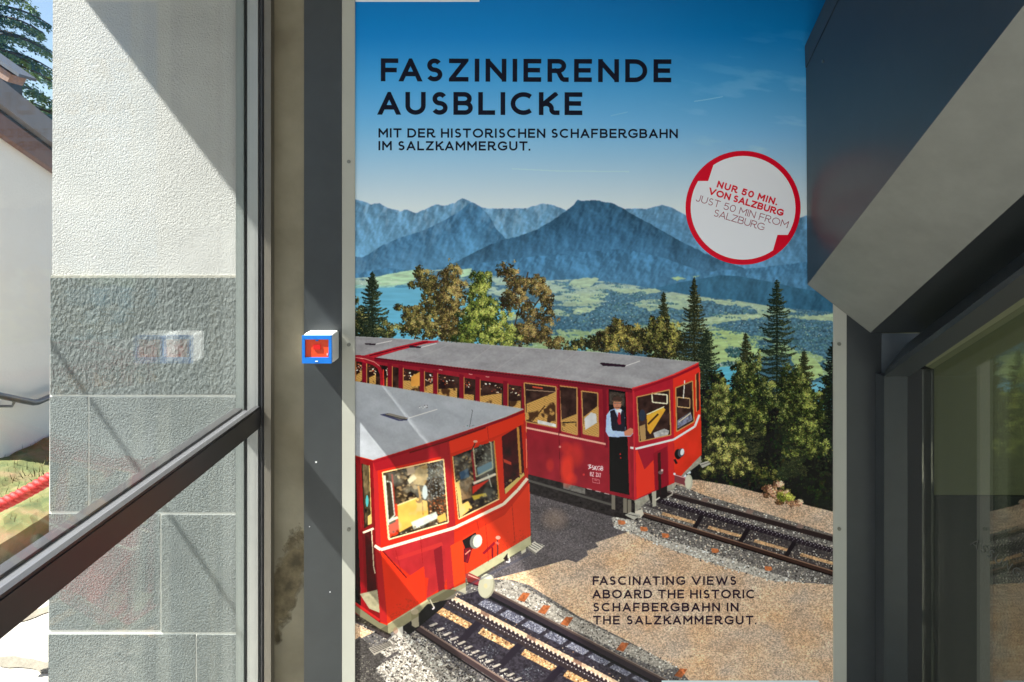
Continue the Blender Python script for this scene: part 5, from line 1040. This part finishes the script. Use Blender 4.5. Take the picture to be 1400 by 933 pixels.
# handrail
hr = thing("handrail", "grey steel tube handrail fixed along the pale house side", "handrail", (HX+.07, 4.5, .5))
xr = HX+.10; pts = [HP(-30, 533, xr), HP(0, 541, xr), HP(30, 547.5, xr), HP(46, 550.5, xr), HP(52, 550, xr), HP(66, 544, xr), HP(110, 526, xr)]
bm = bmesh.new(); tube(bm, pts, .019, 12); obj("rail", bm, mat("grey_tube", rgb(110, 112, 116), .35, .6), hr, smooth=True)
a = HP(16, 545, xr); bm = bmesh.new(); tube(bm, [a, a+Vector((0, .02, -.03)), a+Vector((-.02, .03, -.055)), a+Vector((-.098, .03, -.055))], .008, 8); obj("bracket", bm, mat("grey_bracket", rgb(120, 120, 122), .4, .5), hr, smooth=True)
settle(hr)
# red rope: three strands laid round each other
M_rope = mat("red_rope_fibre", rgb(165, 16, 10), .6, bump=(500, .001, 2), vary=(160, .25))
A, B = P(-140, 738, 2.3), P(150, 600, 2.45)
rope = thing("barrier_rope", "thick twisted bright red rope across the lane at far left", "rope", tuple(A))
for s in range(3):
    pts = []
    for k in range(150):
        u = k/149; c = A+(B-A)*u; c.z -= .05*math.sin(math.pi*u); ang = 2*math.pi*(u*12+s/3)
        d = (B-A).normalized(); n1 = d.cross(Vector((0, 0, 1))).normalized(); n2 = d.cross(n1)
        pts.append(c+(n1*math.cos(ang)+n2*math.sin(ang))*.0125)
    bm = bmesh.new(); tube(bm, pts, .0118, 8); obj("rope_strand", bm, M_rope, rope, smooth=True)
settle(rope)
# conifers beyond the houses
def leafmat(name, a, b, sc=1.5):
    m = bpy.data.materials.new(name); m.use_nodes = True; t = m.node_tree; p = t.nodes["Principled BSDF"]; n = t.nodes.new("ShaderNodeTexNoise"); n.inputs["Scale"].default_value = sc; n.inputs["Detail"].default_value = 3
    c = t.nodes.new("ShaderNodeValToRGB"); c.color_ramp.elements[0].position = .38; c.color_ramp.elements[0].color = (*a, 1); c.color_ramp.elements[1].position = .66; c.color_ramp.elements[1].color = (*b, 1); tc = t.nodes.new("ShaderNodeTexCoord")
    t.links.new(tc.outputs["Object"], n.inputs["Vector"]); t.links.new(n.outputs[0], c.inputs[0]); t.links.new(c.outputs[0], p.inputs["Base Color"]); p.inputs["Roughness"].default_value = .6
    p.inputs["Transmission Weight"].default_value = 0; return m
M_needle = leafmat("cedar_needles", (.06, .14, .11), (.30, .40, .10), 1.3); M_bark = mat("grey_bark", rgb(92, 80, 70), .9, bump=(20, .02, 5))
def cedar(name, label, base, h, rad, seed, nb, z0=.12):
    r = random.Random(seed); o = thing(name, label, "tree", base)
    bm = bmesh.new(); tube(bm, [(base[0], base[1], base[2]+h*t) for t in (0, .3, .6, .85, 1)], [h*.02, h*.015, h*.010, h*.005, .01], 10); tr = obj("trunk", bm, M_bark, o)
    lb = bmesh.new(); V, Fs = [], []
    for k in range(nb):
        f = z0+(1-z0)*(k+r.random())/nb; z = base[2]+h*f; L = rad*(1-f)**.75*r.uniform(.75, 1.2)+.15; az = r.uniform(0, 2*math.pi)
        d = Vector((math.cos(az), math.sin(az), 0)); s = Vector((-d.y, d.x, 0)); pts = []
        for i in range(7):
            u = i/6; pts.append(Vector((base[0], base[1], z))+d*L*u+Vector((0, 0, L*(.16*u-.42*u*u))))
        tube(lb, pts, [.03*(1-i/7)+.006 for i in range(7)], 5)
        m = int(520*L/1.5)+120
        for _ in range(m):
            u = r.uniform(.12, 1)**.8; i = min(int(u*6), 5); p = pts[i]+(pts[i+1]-pts[i])*(u*6-i)
            wdt = L*.26*math.sin(math.pi*min(u*.9+.08, 1)); q = p+s*r.gauss(0, wdt*.55)+Vector((0, 0, -abs(r.gauss(0, .07))-.02))
            ln = r.uniform(.035, .085); a = (d*r.uniform(.2, 1)+s*r.uniform(-.9, .9)+Vector((0, 0, r.uniform(-1.0, .15)))).normalized()*ln; w = Vector((r.uniform(-1, 1), r.uniform(-1, 1), r.uniform(-1, 1))).normalized()*ln*.3
            n0 = len(V); V += [q-w*.4, q+a*.5+w, q+a, q+a*.5-w]; Fs.append((n0, n0+1, n0+2, n0+3))
    obj("limbs", lb, M_bark, tr)
    me = bpy.data.meshes.new("crown"); me.from_pydata([tuple(v) for v in V], [], Fs); me.materials.append(M_needle); link(bpy.data.objects.new("crown", me), o)
    settle(o); return o
cedar("conifer_tree", "tall blue-green conifer with drooping boughs behind the house roofs", (P(-22, 0, 13).x, 13, 0), 8.8, 1.95, 11, 105, .30)
cedar("conifer_tree", "small light green treetop just above the brown roof edge, beside the wall corner", (P(78, 0, 17).x, 17, 0), 4.75, 1.3, 15, 40, .4)
